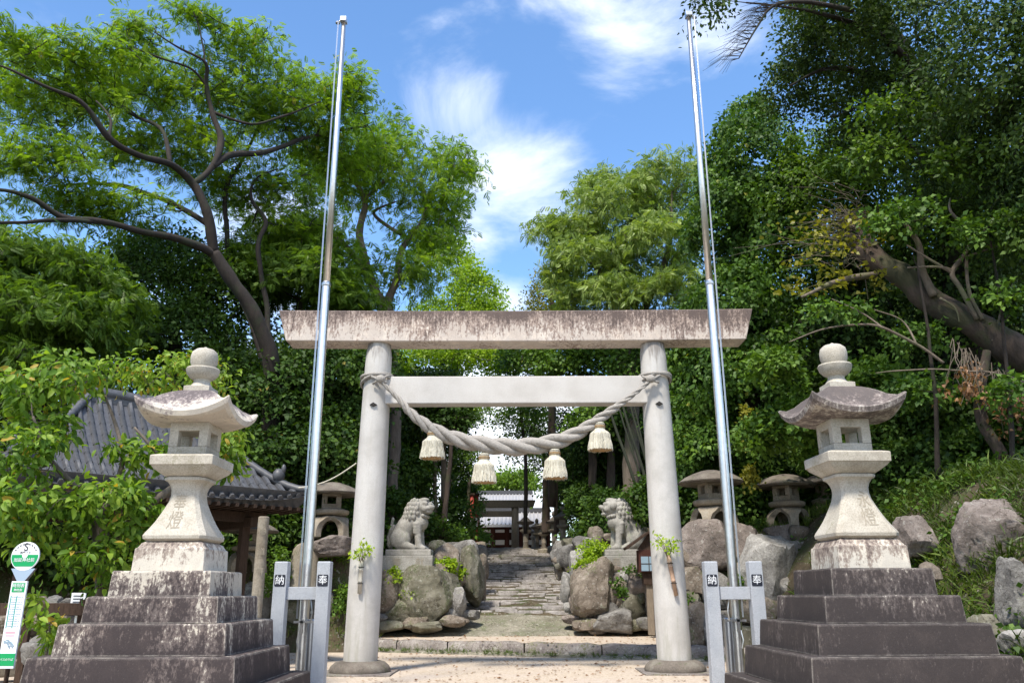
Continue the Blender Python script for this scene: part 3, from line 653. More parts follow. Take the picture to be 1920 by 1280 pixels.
# ---------------------------------------------------------------- granite posts that hold the flagpoles
def posts(xl, xr, y, h, label, a, b):
    cx = (xl + xr) / 2; rt = empty('pole_support', (cx, y, 0), label, 'post', 'granite supports of the flagpoles')
    for x, ch in ((xl, a), (xr, b)):
        m = MB(); w2 = .107; rg = []
        for z, s in ((0, 1), (h - .012, 1), (h, .9)): rg.append([(x - cx + i * w2 * s, j * w2 * s, z) for i, j in ((-1, -1), (1, -1), (1, 1), (-1, 1))])
        m.loft(rg); po = m.build('post', M['granite'], rt, bevel=.008)
        q = MB(); q.loft([[(x - cx + i * .086 * k, yy, h - .30 + j * .092 * k) for i, j in ((-1, -.85), (-.85, -1), (.85, -1), (1, -.85), (1, .85), (.85, 1), (-.85, 1), (-1, .85))] for yy, k in ((-.106, 1), (-.112, 1), (-.113, .97))]); 
        tm = text_mb(ch, .155, Matrix.Translation((x - cx, -.116, h - .303)) @ UP, .002); merge(q, tm, 1); q.build('plaque', [M['navy'], M['white']], po)
    m = MB(); m.box((0, .02, h - .50), (xr - xl - .216, .13, .20)); m.build('crossbar', M['granite'], rt, bevel=.006)
posts(-3.80, -3.10, 14.0, 2.10, 'speckled grey granite posts bracing the left steel flagpole, dark plaques on front', '納', '奉')
posts(3.25, 3.98, 14.0, 2.08, 'speckled grey granite posts bracing the right steel flagpole, dark plaques on front', '納', '奉')
def flagpole(x, y, h, label, s):
    rt = empty('flagpole', (x, y, 0), label, 'flagpole', 'steel flagpoles in front of the gate'); jz = 7.1
    m = MB(); m.lathe([(.083, 0), (.081, 3.5), (.076, jz), (.072, jz + .02), (.066, jz + .06)], 32); m.build('lower_tube', M['steel'], rt, True, angle=40)
    m = MB(); m.lathe([(.065, jz), (.058, 10), (.045, h)], 28); m.build('upper_tube', M['steel'], rt, True)
    m = MB(); m.lathe([(.083, jz - .03), (.087, jz - .02), (.087, jz + .03), (.070, jz + .05)], 32); m.build('joint_collar', M['steel_rough'], rt, True, angle=40)
    m = MB(); m.box((0, -.02, h + .04), (.13, .16, .10)); m.tube([(-s * .02, 0, h + .05), (s * .10, -.02, h + .02)], .02, 8); m.lathe([(.05, -.015), (.05, .015)], 16, (s * .12, -.02, h - .02)); cap = m.build('pulley_cap', M['steel_rough'], rt, bevel=.01)
    m = MB(); m.tube([(s * .085, -.09, 1.2), (s * .09, -.08, h - .05)], .007, 6, False); m.tube([(s * .10, -.09, 1.2), (s * .105, -.08, h - .05)], .006, 6, False); m.build('halyard', M['steel_rough'], rt)
    m = MB(); m.lathe([(.085, 0), (.085, 1.18), (.075, 1.19)], 24, (-s * .15, -.05, 0)); m.build('short_sleeve', M['steel_rough'], rt, True, angle=40)
    m = MB(); m.box((-s * .05, -.12, 1.15), (.36, .03, .035)); m.box((-s * .05, -.12, 1.75 if 0 else 1.60), (.36, .02, .022)); m.box((0, -.11, 1.08), (.05, .05, .22)); m.lathe([(.02, -.02), (.02, .02)], 10, (-s * .16, -.14, 1.30)); m.tube([(-s * .15, -.14, 1.15), (-s * .17, -.15, 1.3), (-s * .14, -.14, 1.45), (-s * .12, -.13, 1.5)], .013, 6); m.tube([(s * .03, -.12, 1.0), (s * .05, -.15, .85), (s * .02, -.14, .72)], .014, 6); m.build('clamp', M['steel'], rt, True, angle=40)
flagpole(-3.47, 14.3, 12.92, 'tall chrome steel flagpole rising left of the gate', -1); flagpole(3.70, 14.3, 13.02, 'tall chrome steel flagpole rising right of the gate', 1)

# ---------------------------------------------------------------- stepped bases and the two great lanterns
def stepped(cx, cy, hs, zs, rz, mat, label):
    rt = empty('stepped_base', (cx, cy, 0), label, 'stone steps', 'stepped stone bases of the tall lanterns', rz); zb = zs[1:] + [-.05]
    for k, (h, z, b) in enumerate(zip(hs, zs, zb)):
        m = MB(); rg = []; n = 14; t = []
        for i in range(4):
            a = [(-1, -1), (1, -1), (1, 1), (-1, 1)][i]; c = [(-1, -1), (1, -1), (1, 1), (-1, 1)][(i + 1) % 4]
            for j in range(n): t.append((a[0] + (c[0] - a[0]) * j / n, a[1] + (c[1] - a[1]) * j / n))
        for zz, s in ((b, 1.025 * h), (b + .02, 1.022 * h), ((b + z) / 2, 1.012 * h), (z - .02, h), (z, h - .012)):
            rg.append([(x * s, y * s, zz + (.010 * noise.noise(Vector((x * h * 5, y * h * 5, k))) if zz > b + .1 else 0)) for x, y in t])
        m.loft(rg); m.build('step', mat, rt, bevel=.006)
stepped(-4.536, 11.6, (.637, .831, 1.027, 1.239, 1.507), [1.885, 1.566, 1.247, .877, .50], 0, M['step_l'], 'five stepped dark stone base under the left tall lantern, with pale worn patches')
stepped(4.69, 11.5, (.66, .86, 1.07, 1.26, 1.52), [1.884, 1.55, 1.223, .864, .47], .035, M['step_r'], 'five stepped blackish stone base under the right tall lantern, evenly dark')
def sqring(h, z, ch=0.0, sag=0.0, n=9):
    """square ring of half width h with optional chamfer ch; sag pulls mid-sides down"""
    pts = []
    co = [(-1, -1), (1, -1), (1, 1), (-1, 1)]
    for i in range(4):
        a = Vector(co[i]) * h; b = Vector(co[(i + 1) % 4]) * h; d = (b - a).normalized(); a2 = a + d * ch; b2 = b - d * ch
        for j in range(n):
            u = j / (n - 1) if ch else j / n
            p = a2 + (b2 - a2) * u; e = abs(2 * u - 1); pts.append((p.x, p.y, z - sag * (1 - e ** 2.2)))
    return pts
def great_lantern(cx, cy, rz, roofmat, label, txt, toff):
    rt = empty('stone_lantern', (cx, cy, 1.885), label, 'stone lantern', 'tall stone lanterns flanking the gate', rz); rt.scale = (.735, .735, 1)
    m = MB(); m.loft([sqring(.645, 0), sqring(.63, .27), sqring(.625, .29), sqring(.60, .30), sqring(.57, .335), sqring(.555, .36), sqring(.50, .385)]); m.build('plinth', M['base_l'], rt, angle=35, bevel=.008)
    # flared shaft with chamfered corners
    m = MB(); pr = [(.505, .385, .08), (.575, .42, .09), (.583, .46, .09), (.56, .50, .09), (.50, .57, .085), (.44, .65, .08), (.385, .74, .075), (.33, .84, .07), (.285, .93, .065), (.265, 1.01, .06), (.265, 1.08, .06), (.285, 1.14, .06), (.325, 1.19, .07), (.375, 1.215, .08), (.38, 1.25, .08), (.35, 1.262, .08)]
    m.loft([sqring(h, z, c) for h, z, c in pr]); sh = m.build('shaft', M['lantern'], rt, True, angle=28)
    def shz(z): return float(np.interp(z, [q[1] for q in pr], [q[0] for q in pr]))
    for ch, zc, sz in ((txt[0], .90, .24), (txt[1], .65, .27)):
        tm = text_mb(ch, sz, Matrix.Translation((toff, 0, zc)) @ UP, .001)
        tm.v = [(x, -shz(z) - .006 + (.004 if y > 0 else 0), z) for x, y, z in tm.v]; tm.build('inscription', M['incised'], sh)
    m = MB(); m.loft([sqring(.36, 1.262), sqring(.43, 1.30), sqring(.53, 1.36), sqring(.565, 1.40), sqring(.585, 1.405), sqring(.59, 1.53), sqring(.575, 1.54), sqring(.46, 1.565)]); m.build('platform', M['lantern'], rt, angle=35, bevel=.006)
    # fire box: four corner posts, sill and lintel leave real openings
    m = MB(); hb = .365; z0 = 1.565; z1 = 2.02; m.box((0, 0, z0 + .055), (2 * hb, 2 * hb, .11)); m.box((0, 0, z1 - .06), (2 * hb, 2 * hb, .12))
    for sx in (-1, 1):
        for sy in (-1, 1): m.box((sx * (hb - .085), sy * (hb - .085), (z0 + z1) / 2), (.17, .17, z1 - z0 - .226))
    m.build('fire_box', M['lantern'], rt, bevel=.008)
    # roof with curved, upturned corners
    m = MB(); rg = []
    for h, z, s in ((.40, 2.02, 0), (.60, 2.07, .04), (.80, 2.15, .13), (.865, 2.225, .19), (.895, 2.31, .205), (.87, 2.325, .20), (.77, 2.295, .13), (.65, 2.33, .075), (.53, 2.40, .04), (.41, 2.455, .02), (.31, 2.49, 0), (.27, 2.50, 0)): rg.append(sqring(h, z, 0, s, 14))
    m.loft(rg); m.build('roof', roofmat, rt, True, angle=17)
    m = MB(); m.loft([sqring(.25, 2.50), sqring(.25, 2.57), sqring(.20, 2.585)]); m.lathe([(.23, 2.575), (.19, 2.615), (.155, 2.655), (.16, 2.69), (.235, 2.72), (.30, 2.775), (.325, 2.845), (.31, 2.865), (.24, 2.85), (.15, 2.85)], 32, rz=.1)
    m.lathe([(.14, 2.855), (.225, 2.885), (.258, 2.95), (.262, 3.04), (.24, 3.11), (.17, 3.155), (.07, 3.168), (.045, 3.185), (.01, 3.20)], 32); m.build('finial', M['lantern'], rt, True, angle=40)
great_lantern(-4.536, 11.6, 0, M['lroof'], 'tall pale stone lantern on patched steps at left, sprigs of green leaves behind it', '奉燈', -.04)
great_lantern(4.70, 11.5, .035, M['lroof_dark'], 'tall pale stone lantern with darkened roof on blackish steps at right', '永燈', .10)

# ---------------------------------------------------------------- bamboo vases with sprigs on the gate pillars
def vase(px, y0, y1, px1, mat, label, sl, seed, lf='lf_lime'):
    y = TY - .37; a = P(px, y0, y - .05); b = P(px1, y1, y - .02); rt = empty('bamboo_vase', tuple(b), label, 'vase', 'bamboo vases tied to the gate pillars'); d = a - b
    m = MB(); m.tube([(0, 0, 0), d * .35, d * .36, d * .37, d * .7, d * .71, d * .72, d], [.045, .045, .052, .045, .045, .052, .045, .046], 12); m.build('tube', M[mat], rt, True)
    m = MB()
    for u in (.3, .8):
        m = MB(); c = d * u; m.tube([c + Vector((.058 * math.cos(q), .058 * math.sin(q), 0)) for q in np.linspace(0, 6.283, 17)], .008, 5); m.build('wire', M['dark_in'], rt)
    rng = np.random.default_rng(seed); sp = empty('evergreen_sprig', tuple(a), sl, 'sprig', 'leafy sprigs in the bamboo vases'); nodes = [(0, 0, 0, .01)]; m = MB(); tips = []
    for _ in range(9):
        e = np.array([rng.uniform(-.30, .24), rng.uniform(-.28, .0), rng.uniform(.08, .42)]); m.tube([(0, 0, -.1), tuple(e * .5 + np.array([0, 0, .06])), tuple(e)], [.008, .006, .003], 5, False); tips.append(e); tips.append(e * .7)
    m.build('stems', M['bark4'], sp); cs = np.array(tips); pos, xd, nd, sc, ti = leaves_at(cs, nrm(cs), 5, .09, .10, rng, flat=.6, t0=.75); leaf_mesh('leaves', T_LEAF, pos, xd, nd, sc, ti, M[lf], sp)
vase(678, 1050, 1112, 674, 'bamboo', 'thin grey bamboo vase tied to the left gate pillar', 'spreading light green sprig in the left bamboo vase', 5)
vase(1253, 1040, 1116, 1268, 'bamboo2', 'reddish brown bamboo vase leaning on the right gate pillar', 'small light green sprig in the right bamboo vase', 6)

# ---------------------------------------------------------------- boulders of the retaining walls
def wall(label, items, y0, mat_default='rock_tan'):
    c = P(items[0][0], items[0][1], items[0][4]); rt = empty('boulder_wall', (c.x, c.y, 0), label, 'stone wall')
    for it in list(items):
        if it[2] > 34 and y0 > 20:
            for _ in range(2): items.append((it[0] + rnd.uniform(-.55, .55) * it[2], it[1] + rnd.uniform(-.1, .6) * it[3], it[2] * rnd.uniform(.3, .5), it[3] * rnd.uniform(.3, .5), it[4] + rnd.uniform(-.1, .25), rnd.choice((T_, K_, G_))))
    for it in items: rock(*it[:5], it[5] if len(it) > 5 else mat_default, parent=rt, rot=rnd.uniform(-.4, .4), detail=4)
    return rt
G_, T_, K_, Q_, W_ = 'rock_green', 'rock_tan', 'rock_grey', 'rock_pink', 'rock_pale'
wall('low wall of piled tan and mossy boulders under the left lion pedestal', [(730, 1108, 72, 80, 27.4, T_), (757, 1150, 80, 44, 27.1, G_), (765, 1078, 60, 34, 27.6, T_), (712, 1082, 46, 38, 27.6, K_), (820, 1070, 60, 26, 27.9, T_), (782, 1090, 36, 34, 27.4, T_), (700, 1135, 50, 50, 27.3, K_), (740, 1072, 34, 26, 27.7, G_), (690, 1165, 80, 30, 27.0, K_), (780, 1166, 60, 24, 26.9, T_), (842, 1150, 40, 22, 27.3, K_), (700, 1100, 60, 60, 27.5, T_), (730, 1172, 60, 22, 26.8, G_), (800, 1174, 64, 20, 26.75, G_), (850, 1164, 50, 20, 27.0, T_), (878, 1152, 40, 18, 27.6, K_), (770, 1120, 40, 40, 27.3, T_), (748, 1100, 34, 34, 27.2, G_)], 27)
rock(808, 1116, 98, 116, 27.3, G_, label='big mossy green boulder with a flat face below the left lion', rot=.1, dy=.7, detail=5)
rock(852, 1128, 46, 62, 27.5, W_, label='small whitish boulder beside the foot of the stairs, left side', rot=.2)
wall('line of upright boulders edging the left side of the stone stairs', [(838, 1062, 48, 66, 28.6, T_), (866, 1048, 66, 60, 29.6, K_), (884, 1078, 44, 96, 29.2, G_), (852, 1030, 46, 34, 30.6, K_), (882, 1034, 36, 40, 32.5, K_), (822, 1026, 34, 30, 30.6, G_), (897, 1100, 32, 54, 29.8, T_), (903, 1062, 26, 44, 32.5, T_), (900, 1034, 30, 26, 37, K_), (902, 1024, 22, 18, 44, T_), (870, 1022, 32, 20, 36, G_), (845, 1100, 30, 36, 28.3, T_)], 30)
wall('wall of mixed brown and pink stones under the right lion pedestal', [(1195, 1095, 46, 66, 27.1, Q_), (1186, 1138, 46, 54, 26.9, G_), (1166, 1100, 22, 34, 27.2, T_), (1143, 1118, 42, 44, 27.2, T_), (1150, 1086, 34, 22, 27.3, Q_), (1182, 1120, 26, 22, 27.0, W_), (1168, 1128, 30, 24, 27.0, T_), (1140, 1145, 50, 34, 27.0, K_), (1150, 1070, 60, 20, 27.6, T_), (1195, 1066, 50, 22, 27.6, G_), (1222, 1120, 40, 90, 27.0, T_), (1175, 1082, 24, 20, 27.2, W_), (1100, 1172, 60, 22, 26.9, T_), (1180, 1172, 60, 24, 26.7, G_), (1218, 1168, 50, 26, 26.6, K_), (1072, 1160, 36, 18, 27.4, Q_), (1130, 1085, 26, 26, 27.2, K_), (1128, 1100, 24, 30, 27.1, T_), (1200, 1120, 26, 30, 26.9, G_)], 27)
rock(1112, 1112, 84, 118, 27.2, T_, label='tall flat faced brown boulder at the right foot of the stairs', rot=-.1, dy=.6, detail=5)
rock(1152, 1166, 74, 44, 26.7, K_, label='low dark rounded boulder on the terrace in front of the right lion', dy=.5)
wall('line of pale boulders edging the right side of the stone stairs', [(1084, 1062, 34, 66, 28.2, W_), (1064, 1104, 26, 56, 28.6, W_), (1060, 1042, 38, 40, 30.6, K_), (1098, 1022, 44, 38, 29.8, K_), (1070, 1020, 32, 30, 33, G_), (1046, 1046, 26, 34, 33, W_), (1118, 1004, 28, 34, 29.8, T_), (1142, 1008, 26, 20, 30.4, T_), (1048, 1024, 24, 22, 38, K_), (1036, 1030, 16, 18, 44, W_), (1082, 1132, 30, 34, 28.0, Q_), (1068, 1138, 22, 20, 28.2, W_), (1050, 1072, 22, 30, 31, T_), (1120, 1040, 36, 36, 28.8, K_)], 30)
wall('rough boulder wall below the old lanterns, behind the right granite posts', [(1300, 1092, 64, 66, 22.8, T_), (1345, 1108, 60, 60, 22.6, K_), (1388, 1142, 62, 66, 22.4, T_), (1300, 1172, 70, 90, 22.0, T_), (1350, 1180, 64, 70, 21.8, K_), (1402, 1195, 60, 50, 21.6, G_), (1398, 1018, 48, 76, 23.0, Q_), (1300, 1050, 50, 60, 23.0, T_), (1290, 1128, 50, 50, 22.5, G_), (1390, 1085, 46, 60, 22.8, T_), (1455, 1150, 80, 60, 22.3, T_), (1500, 1110, 80, 60, 22.3, K_), (1560, 1060, 80, 80, 22.6, T_), (1520, 1160, 80, 60, 22.2, G_), (1265, 1120, 50, 80, 23.6, T_), (1255, 1060, 50, 70, 23.8, K_), (1500, 1005, 40, 40, 23.2, T_), (1600, 1010, 80, 70, 22.6, K_)], 22.5)
rock(1333, 1030, 100, 92, 23.1, Q_, label='square pinkish boulder carrying the old lantern behind the right flagpole', rot=.1)
rock(1440, 1072, 104, 150, 22.5, W_, label='pointed pale boulder behind the right-hand granite post', rot=.5, dy=.6)
rock(1468, 1006, 66, 40, 23.6, Q_, label='flat brownish boulder carrying the old lantern beside the right tall lantern')
o = rock(1488, 1058, 58, 90, 22.9, 'rock_grey', label='dark slate block in the wall left of the right tall lantern', dy=.4)
wall('low boulder wall covered in weeds behind the left granite posts', [(640, 1150, 56, 66, 25.4, T_), (600, 1136, 66, 64, 25.0, K_), (560, 1148, 66, 60, 25.0, G_), (622, 1102, 54, 46, 25.2, T_), (580, 1100, 46, 44, 25.2, K_), (645, 1095, 40, 60, 25.6, G_), (525, 1130, 60, 80, 25.2, T_), (655, 1178, 60, 30, 25.6, G_), (610, 1180, 60, 30, 25.2, T_), (480, 1140, 70, 80, 24.6, K_), (640, 1060, 40, 36, 25.6, K_)], 25)
rock(626, 1026, 80, 42, 24.8, Q_, label='flat reddish brown boulder carrying the old lantern at left', dy=.7)
# right bank
rock(1712, 1004, 74, 78, 15.8, Q_, label='square pinkish boulder in the bamboo grass right of the right tall lantern', rot=.2)
rock(1866, 1016, 112, 160, 14.2, Q_, label='largest upright boulder, rounded and pinkish, standing in the grassy bank', rot=.3, dy=.5, tilt=.12, detail=5)
rock(1806, 1000, 46, 42, 14.9, K_, label='small grey boulder touching the largest boulder of the bank')
rock(1912, 1118, 80, 130, 12.4, K_, label='dark grey boulder at the right edge of the bank', rot=.1, detail=5)
rock(1852, 1196, 84, 70, 12.4, G_, label='low mossy boulder behind the lower steps of the right base')
rock(1914, 1212, 64, 60, 11.8, W_, label='pale boulder at the lower right corner of the bank')
rock(1745, 1075, 40, 36, 14.0, T_, label='small brown boulder half hidden by grass above the right steps')
rock(1925, 905, 26, 30, 16, W_, label='small pale stone at the top of the grassy bank by the frame edge')
rock(122, 1240, 100, 66, 13.2, 'rock_grey', label='dark boulder left of the patched stone steps', rot=.3)
rock(70, 1222, 60, 40, 14.2, K_, label='flat dark boulder behind the bus stop board', rot=.1)
rock(200, 1185, 90, 40, 15.4, T_, label='brown boulder behind the left stone steps')
wall('low row of round dark stones at the shelter, behind the wooden rail', [(100, 1128, 30, 24, 15.6, K_), (130, 1130, 28, 22, 15.5, K_), (75, 1130, 30, 24, 15.7, T_), (195, 1135, 40, 26, 15.4, K_), (40, 1135, 44, 30, 15.8, K_), (230, 1140, 40, 30, 15.6, T_), (60, 1170, 70, 44, 15.9, T_), (130, 1172, 70, 44, 15.8, T_), (10, 1170, 60, 50, 15.9, T_), (190, 1180, 60, 44, 15.7, T_), (20, 1210, 80, 40, 15.6, T_), (100, 1212, 80, 40, 15.5, K_)], 15)

# ---------------------------------------------------------------- stone guardian lions
class SD:                                # smooth union of ellipsoids, meshed by surface nets: one continuous carved surface
    def __init__(s): s.e = []
    def sphere(s, c, r, *_):
        if isinstance(r, (int, float)): r = (r, r, r)
        s.e.append((np.array(tuple(c), float), np.array(r, float), np.eye(3)))
    def xf(s, M4):
        m = np.array(M4.to_3x3()); k = np.cbrt(np.linalg.det(m)); rot = m / k; t = np.array(M4.translation)
        s.e = [(m @ c + t, r * k, rot @ q) for c, r, q in s.e]; return s
def bake(m, h, k=.03, name='body', disp=0):
    lo = np.min([c - r.max() for c, r, _ in m.e], axis=0) - .1; hi = np.max([c + r.max() for c, r, _ in m.e], axis=0) + .1; n = np.ceil((hi - lo) / h).astype(int) + 1
    G = np.full(n, 9.0, np.float32)
    for c, r, q in m.e:
        a = np.maximum(0, ((c - r.max() - .10 - lo) / h).astype(int)); b = np.minimum(n, ((c + r.max() + .10 - lo) / h).astype(int) + 2)
        ax = [lo[i] + h * np.arange(a[i], b[i]) - c[i] for i in range(3)]; x0, x1, x2 = [a_.astype(np.float32) for a_ in (ax[0][:, None, None], ax[1][None, :, None], ax[2][None, None, :])]; k0 = 0; k1 = 1e-9
        for i in range(3): u_ = (x0 * q[0, i] + x1 * q[1, i] + x2 * q[2, i]) / r[i]; u_ = u_ * u_; k0 = k0 + u_; k1 = k1 + u_ / r[i] ** 2
        k0 = np.sqrt(k0); k1 = np.sqrt(k1); d = k0 * (k0 - 1) / k1
        g = G[a[0]:b[0], a[1]:b[1], a[2]:b[2]]; hh = np.maximum(k - np.abs(g - d), 0) / k; g[...] = np.minimum(g, d) - hh * hh * k * .25
    S_ = G < 0; V = np.zeros((0, 3)); cell = np.zeros(n - 1, int) - 1
    off = [(i, j, l) for i in (0, 1) for j in (0, 1) for l in (0, 1)]; sh = lambda A, o: A[o[0]:n[0] - 1 + o[0], o[1]:n[1] - 1 + o[1], o[2]:n[2] - 1 + o[2]]
    cnt = sum(sh(S_, o).astype(int) for o in off); act = (cnt > 0) & (cnt < 8); idx = np.argwhere(act); cell[act] = np.arange(len(idx)); acc_ = np.zeros((len(idx), 3)); w_ = np.zeros(len(idx))
    for o in off:
        for ax in range(3):
            if o[ax]: continue
            o2 = list(o); o2[ax] = 1; A = sh(G, o)[act]; B = sh(G, o2)[act]; cr_ = (A < 0) != (B < 0); t = np.where(cr_, A / np.where(cr_, A - B, 1), 0); p = np.tile(np.array(o, float), (len(idx), 1)); p[:, ax] += t; acc_ += p * cr_[:, None]; w_ += cr_
    V = lo + h * (idx + acc_ / w_[:, None]); F = []
    for ax in range(3):
        u, v = [(1, 2), (2, 0), (0, 1)][ax]; sl0 = [slice(1, -1)] * 3; sl1 = [slice(1, -1)] * 3; sl0[ax] = slice(0, n[ax] - 1); sl1[ax] = slice(1, n[ax]); A = S_[tuple(sl0)]; B = S_[tuple(sl1)]; e = np.argwhere(A != B)
        fl = A[A != B]; e[:, u] += 1; e[:, v] += 1; q = []
        for du, dv in ((1, 1), (0, 1), (0, 0), (1, 0)): z = e.copy(); z[:, u] -= du; z[:, v] -= dv; q.append(cell[z[:, 0], z[:, 1], z[:, 2]])
        q = np.stack(q, 1); q[~fl] = q[~fl][:, ::-1]; F.append(q)
    F = np.vstack(F); me = bpy.data.meshes.new(name); me.from_pydata([tuple(p) for p in V], [], [tuple(int(z) for z in f) for f in F]); me.update()
    if disp:
        cn = [(v.co.copy(), v.normal.copy()) for v in me.vertices]
        me.vertices.foreach_set('co', [q for c, nv in cn for q in c + nv * disp * noise.noise(c * 9)]); me.update()
    me.shade_smooth(); return me
def lion(open_mouth):
    b = SD()
    def cap(p, q, r0, r1, n=7):
        p = Vector(p); q = Vector(q)
        for i in range(n + 1): u = i / n; b.sphere(p + (q - p) * u, r0 + (r1 - r0) * u, 14, 9)
    cap((-.36, 0, .40), (.06, 0, .92), .31, .31); cap((.06, 0, .92), (.16, 0, 1.12), .31, .28); b.sphere((.25, 0, .84), (.29, .31, .27)); cap((-.30, 0, .62), (.02, 0, 1.12), .24, .22)
    for s in (-1, 1):
        b.sphere((-.30, s * .20, .32), (.33, .19, .33)); cap((-.12, s * .27, .12), (.10, s * .28, .09), .11, .09, 4)
        for k in (-1, 0, 1): b.sphere((.17, s * .28 + k * .055, .05), (.07, .035, .055), 10, 7)
        cap((.24, s * .19, .80), (.27, s * .19, .40), .13, .09); cap((.27, s * .19, .40), (.30, s * .19, .10), .09, .095); cap((.30, s * .19, .08), (.42, s * .19, .06), .09, .07, 3)
        for k in (-1, 0, 1): b.sphere((.46, s * .19 + k * .06, .05), (.08, .036, .055), 10, 7)
        for k in range(4): b.sphere((.20 + .0 * k, s * (.27 + .01 * k), .52 + .09 * k), (.07, .05, .055), 8, 6)
    # head, turned a little towards the camera
    H = Matrix.Translation((.30, 0, 1.27)) @ Matrix.Rotation(R(-26), 4, 'Z') @ Matrix.Scale(1.14, 4); hd = SD()
    hd.sphere((0, 0, .04), (.25, .24, .25)); hd.sphere((.10, 0, .02), (.20, .21, .18)); hd.sphere((.27, 0, .03 if open_mouth else .0), (.15, .16, .085))
    hd.sphere((.25, 0, -.14 if open_mouth else -.09), (.13, .13, .06)); hd.sphere((.39, 0, .07 if open_mouth else .04), (.06, .08, .055))
    for s in (-1, 1):
        hd.sphere((.21, s * .11, .145), (.10, .075, .05)); hd.sphere((.25, s * .115, .095), (.045, .045, .035), 10, 7); hd.sphere((.02, s * .24, .07), (.09, .05, .10)); hd.sphere((.22, s * .15, -.02), (.07, .05, .07)); hd.sphere((.37, s * .07, .06), (.035, .03, .03), 8, 6)
        if open_mouth: hd.sphere((.33, s * .09, -.05), (.02, .02, .05), 8, 6)
    hd.sphere((.12, 0, .24), (.13, .13, .07)); hd.xf(H); b.e += hd.e
    b.sphere((.12, 0, 1.10), (.27, .26, .25))
    body = bake(b, .016, .05, 'body', .006)
    mn = SD(); rr_ = random.Random(3)
    for ring, (zz, rad, n, xo) in enumerate(((1.50, .20, 9, .18), (1.38, .27, 12, .14), (1.25, .31, 13, .12), (1.12, .32, 13, .10), (1.00, .31, 11, .06))):
        for i in range(n):
            a = R(50) + (R(310) - R(50)) * (i + .5 * (ring % 2)) / n; p = Vector((xo + rad * math.cos(a) * .95, rad * math.sin(a), zz)); s = .075 * rr_.uniform(.85, 1.2); mn.sphere(p, (s * .8, s * 1.0, s * 1.25), 10, 7)
            for q_ in range(6): u_ = q_ / 5; mn.sphere((p.x + (.2 + .55 * u_) * s * math.cos(a + .5 * u_), p.y + (.2 + .55 * u_) * s * math.sin(a + .5 * u_), zz - .07 + .09 * u_), s * (.5 - .3 * u_), 8, 6)
    for i in range(7): a = R(-60) + R(120) * i / 6; mn.sphere((.30 + .22 * math.cos(a), .24 * math.sin(a), 1.07 - .05 * math.cos(a)), .062, 9, 6)
    mane = bake(mn, .012, .012, 'mane', .010)
    t = SD()
    for k, (dx, dy, h, r) in enumerate(((0, 0, .95, .11), (.05, .10, .72, .09), (.05, -.10, .72, .09), (-.05, .05, .55, .09), (-.05, -.05, .60, .09))):
        for i in range(9): u = i / 8; t.sphere((-.60 + dx - .06 * math.sin(u * 3), dy * (1 - .3 * u), .12 + (h - .12) * u), (r * (1 - .62 * u) * (1 + .2 * math.sin(u * 14)), r * (1 - .55 * u), .08), 10, 7)
    tail = bake(t, .015, .03, 'tail'); 
    for q in (body, mane, tail): q.materials.append(M['lion'])
    return body, mane, tail
def place_lion(px, py, y, flip, meshes, label, scale, pw, inscr=None):
    p = P(px, py, y); rt = empty('guardian_lion', tuple(p), label, 'statue', 'seated stone lions on both sides of the stairs')
    for me in meshes:
        o = bpy.data.objects.new(me.name, me); C.objects.link(o); o.parent = rt; o.scale = (scale * flip, scale, scale); 
        if flip < 0: o.scale = (scale, scale, scale); o.rotation_euler = (0, 0, math.pi + .28)
        else: o.rotation_euler = (0, 0, -.12)
    m = MB(); m.box((-.03 * flip, 0, -.09), (1.42 * scale, .86 * scale, .20)); m.build('plinth', M['lion'], rt, bevel=.03)
    m = MB(); m.box((-.02 * flip, 0, -.42), (pw, 1.15, .46)); pd = m.build('pedestal', M['lion'], rt, bevel=.02)
    m = MB(); m.box((-.02 * flip, 0, -.73), (pw + .12, 1.27, .15)); m.build('pedestal_base', M['lion'], rt, bevel=.03)
    if inscr:
        for i, ch in enumerate(inscr): text_mb(ch, .30, Matrix.Translation(((i - .5) * .75, -.58, -.42)) @ UP, .002).build('inscription', M['incised'], pd)
    return rt
LO = lion(False); LP = lion(True)
place_lion(770, 1031, 27.9, 1, LO, 'closed mouth stone guardian lion facing right on a block pedestal, left of the stairs', 1.05, 1.62, '奉献')
place_lion(1172, 1031, 27.9, -1, LP, 'open mouth stone guardian lion facing left on a block pedestal, right of the stairs', 1.05, 1.55, '奉献')

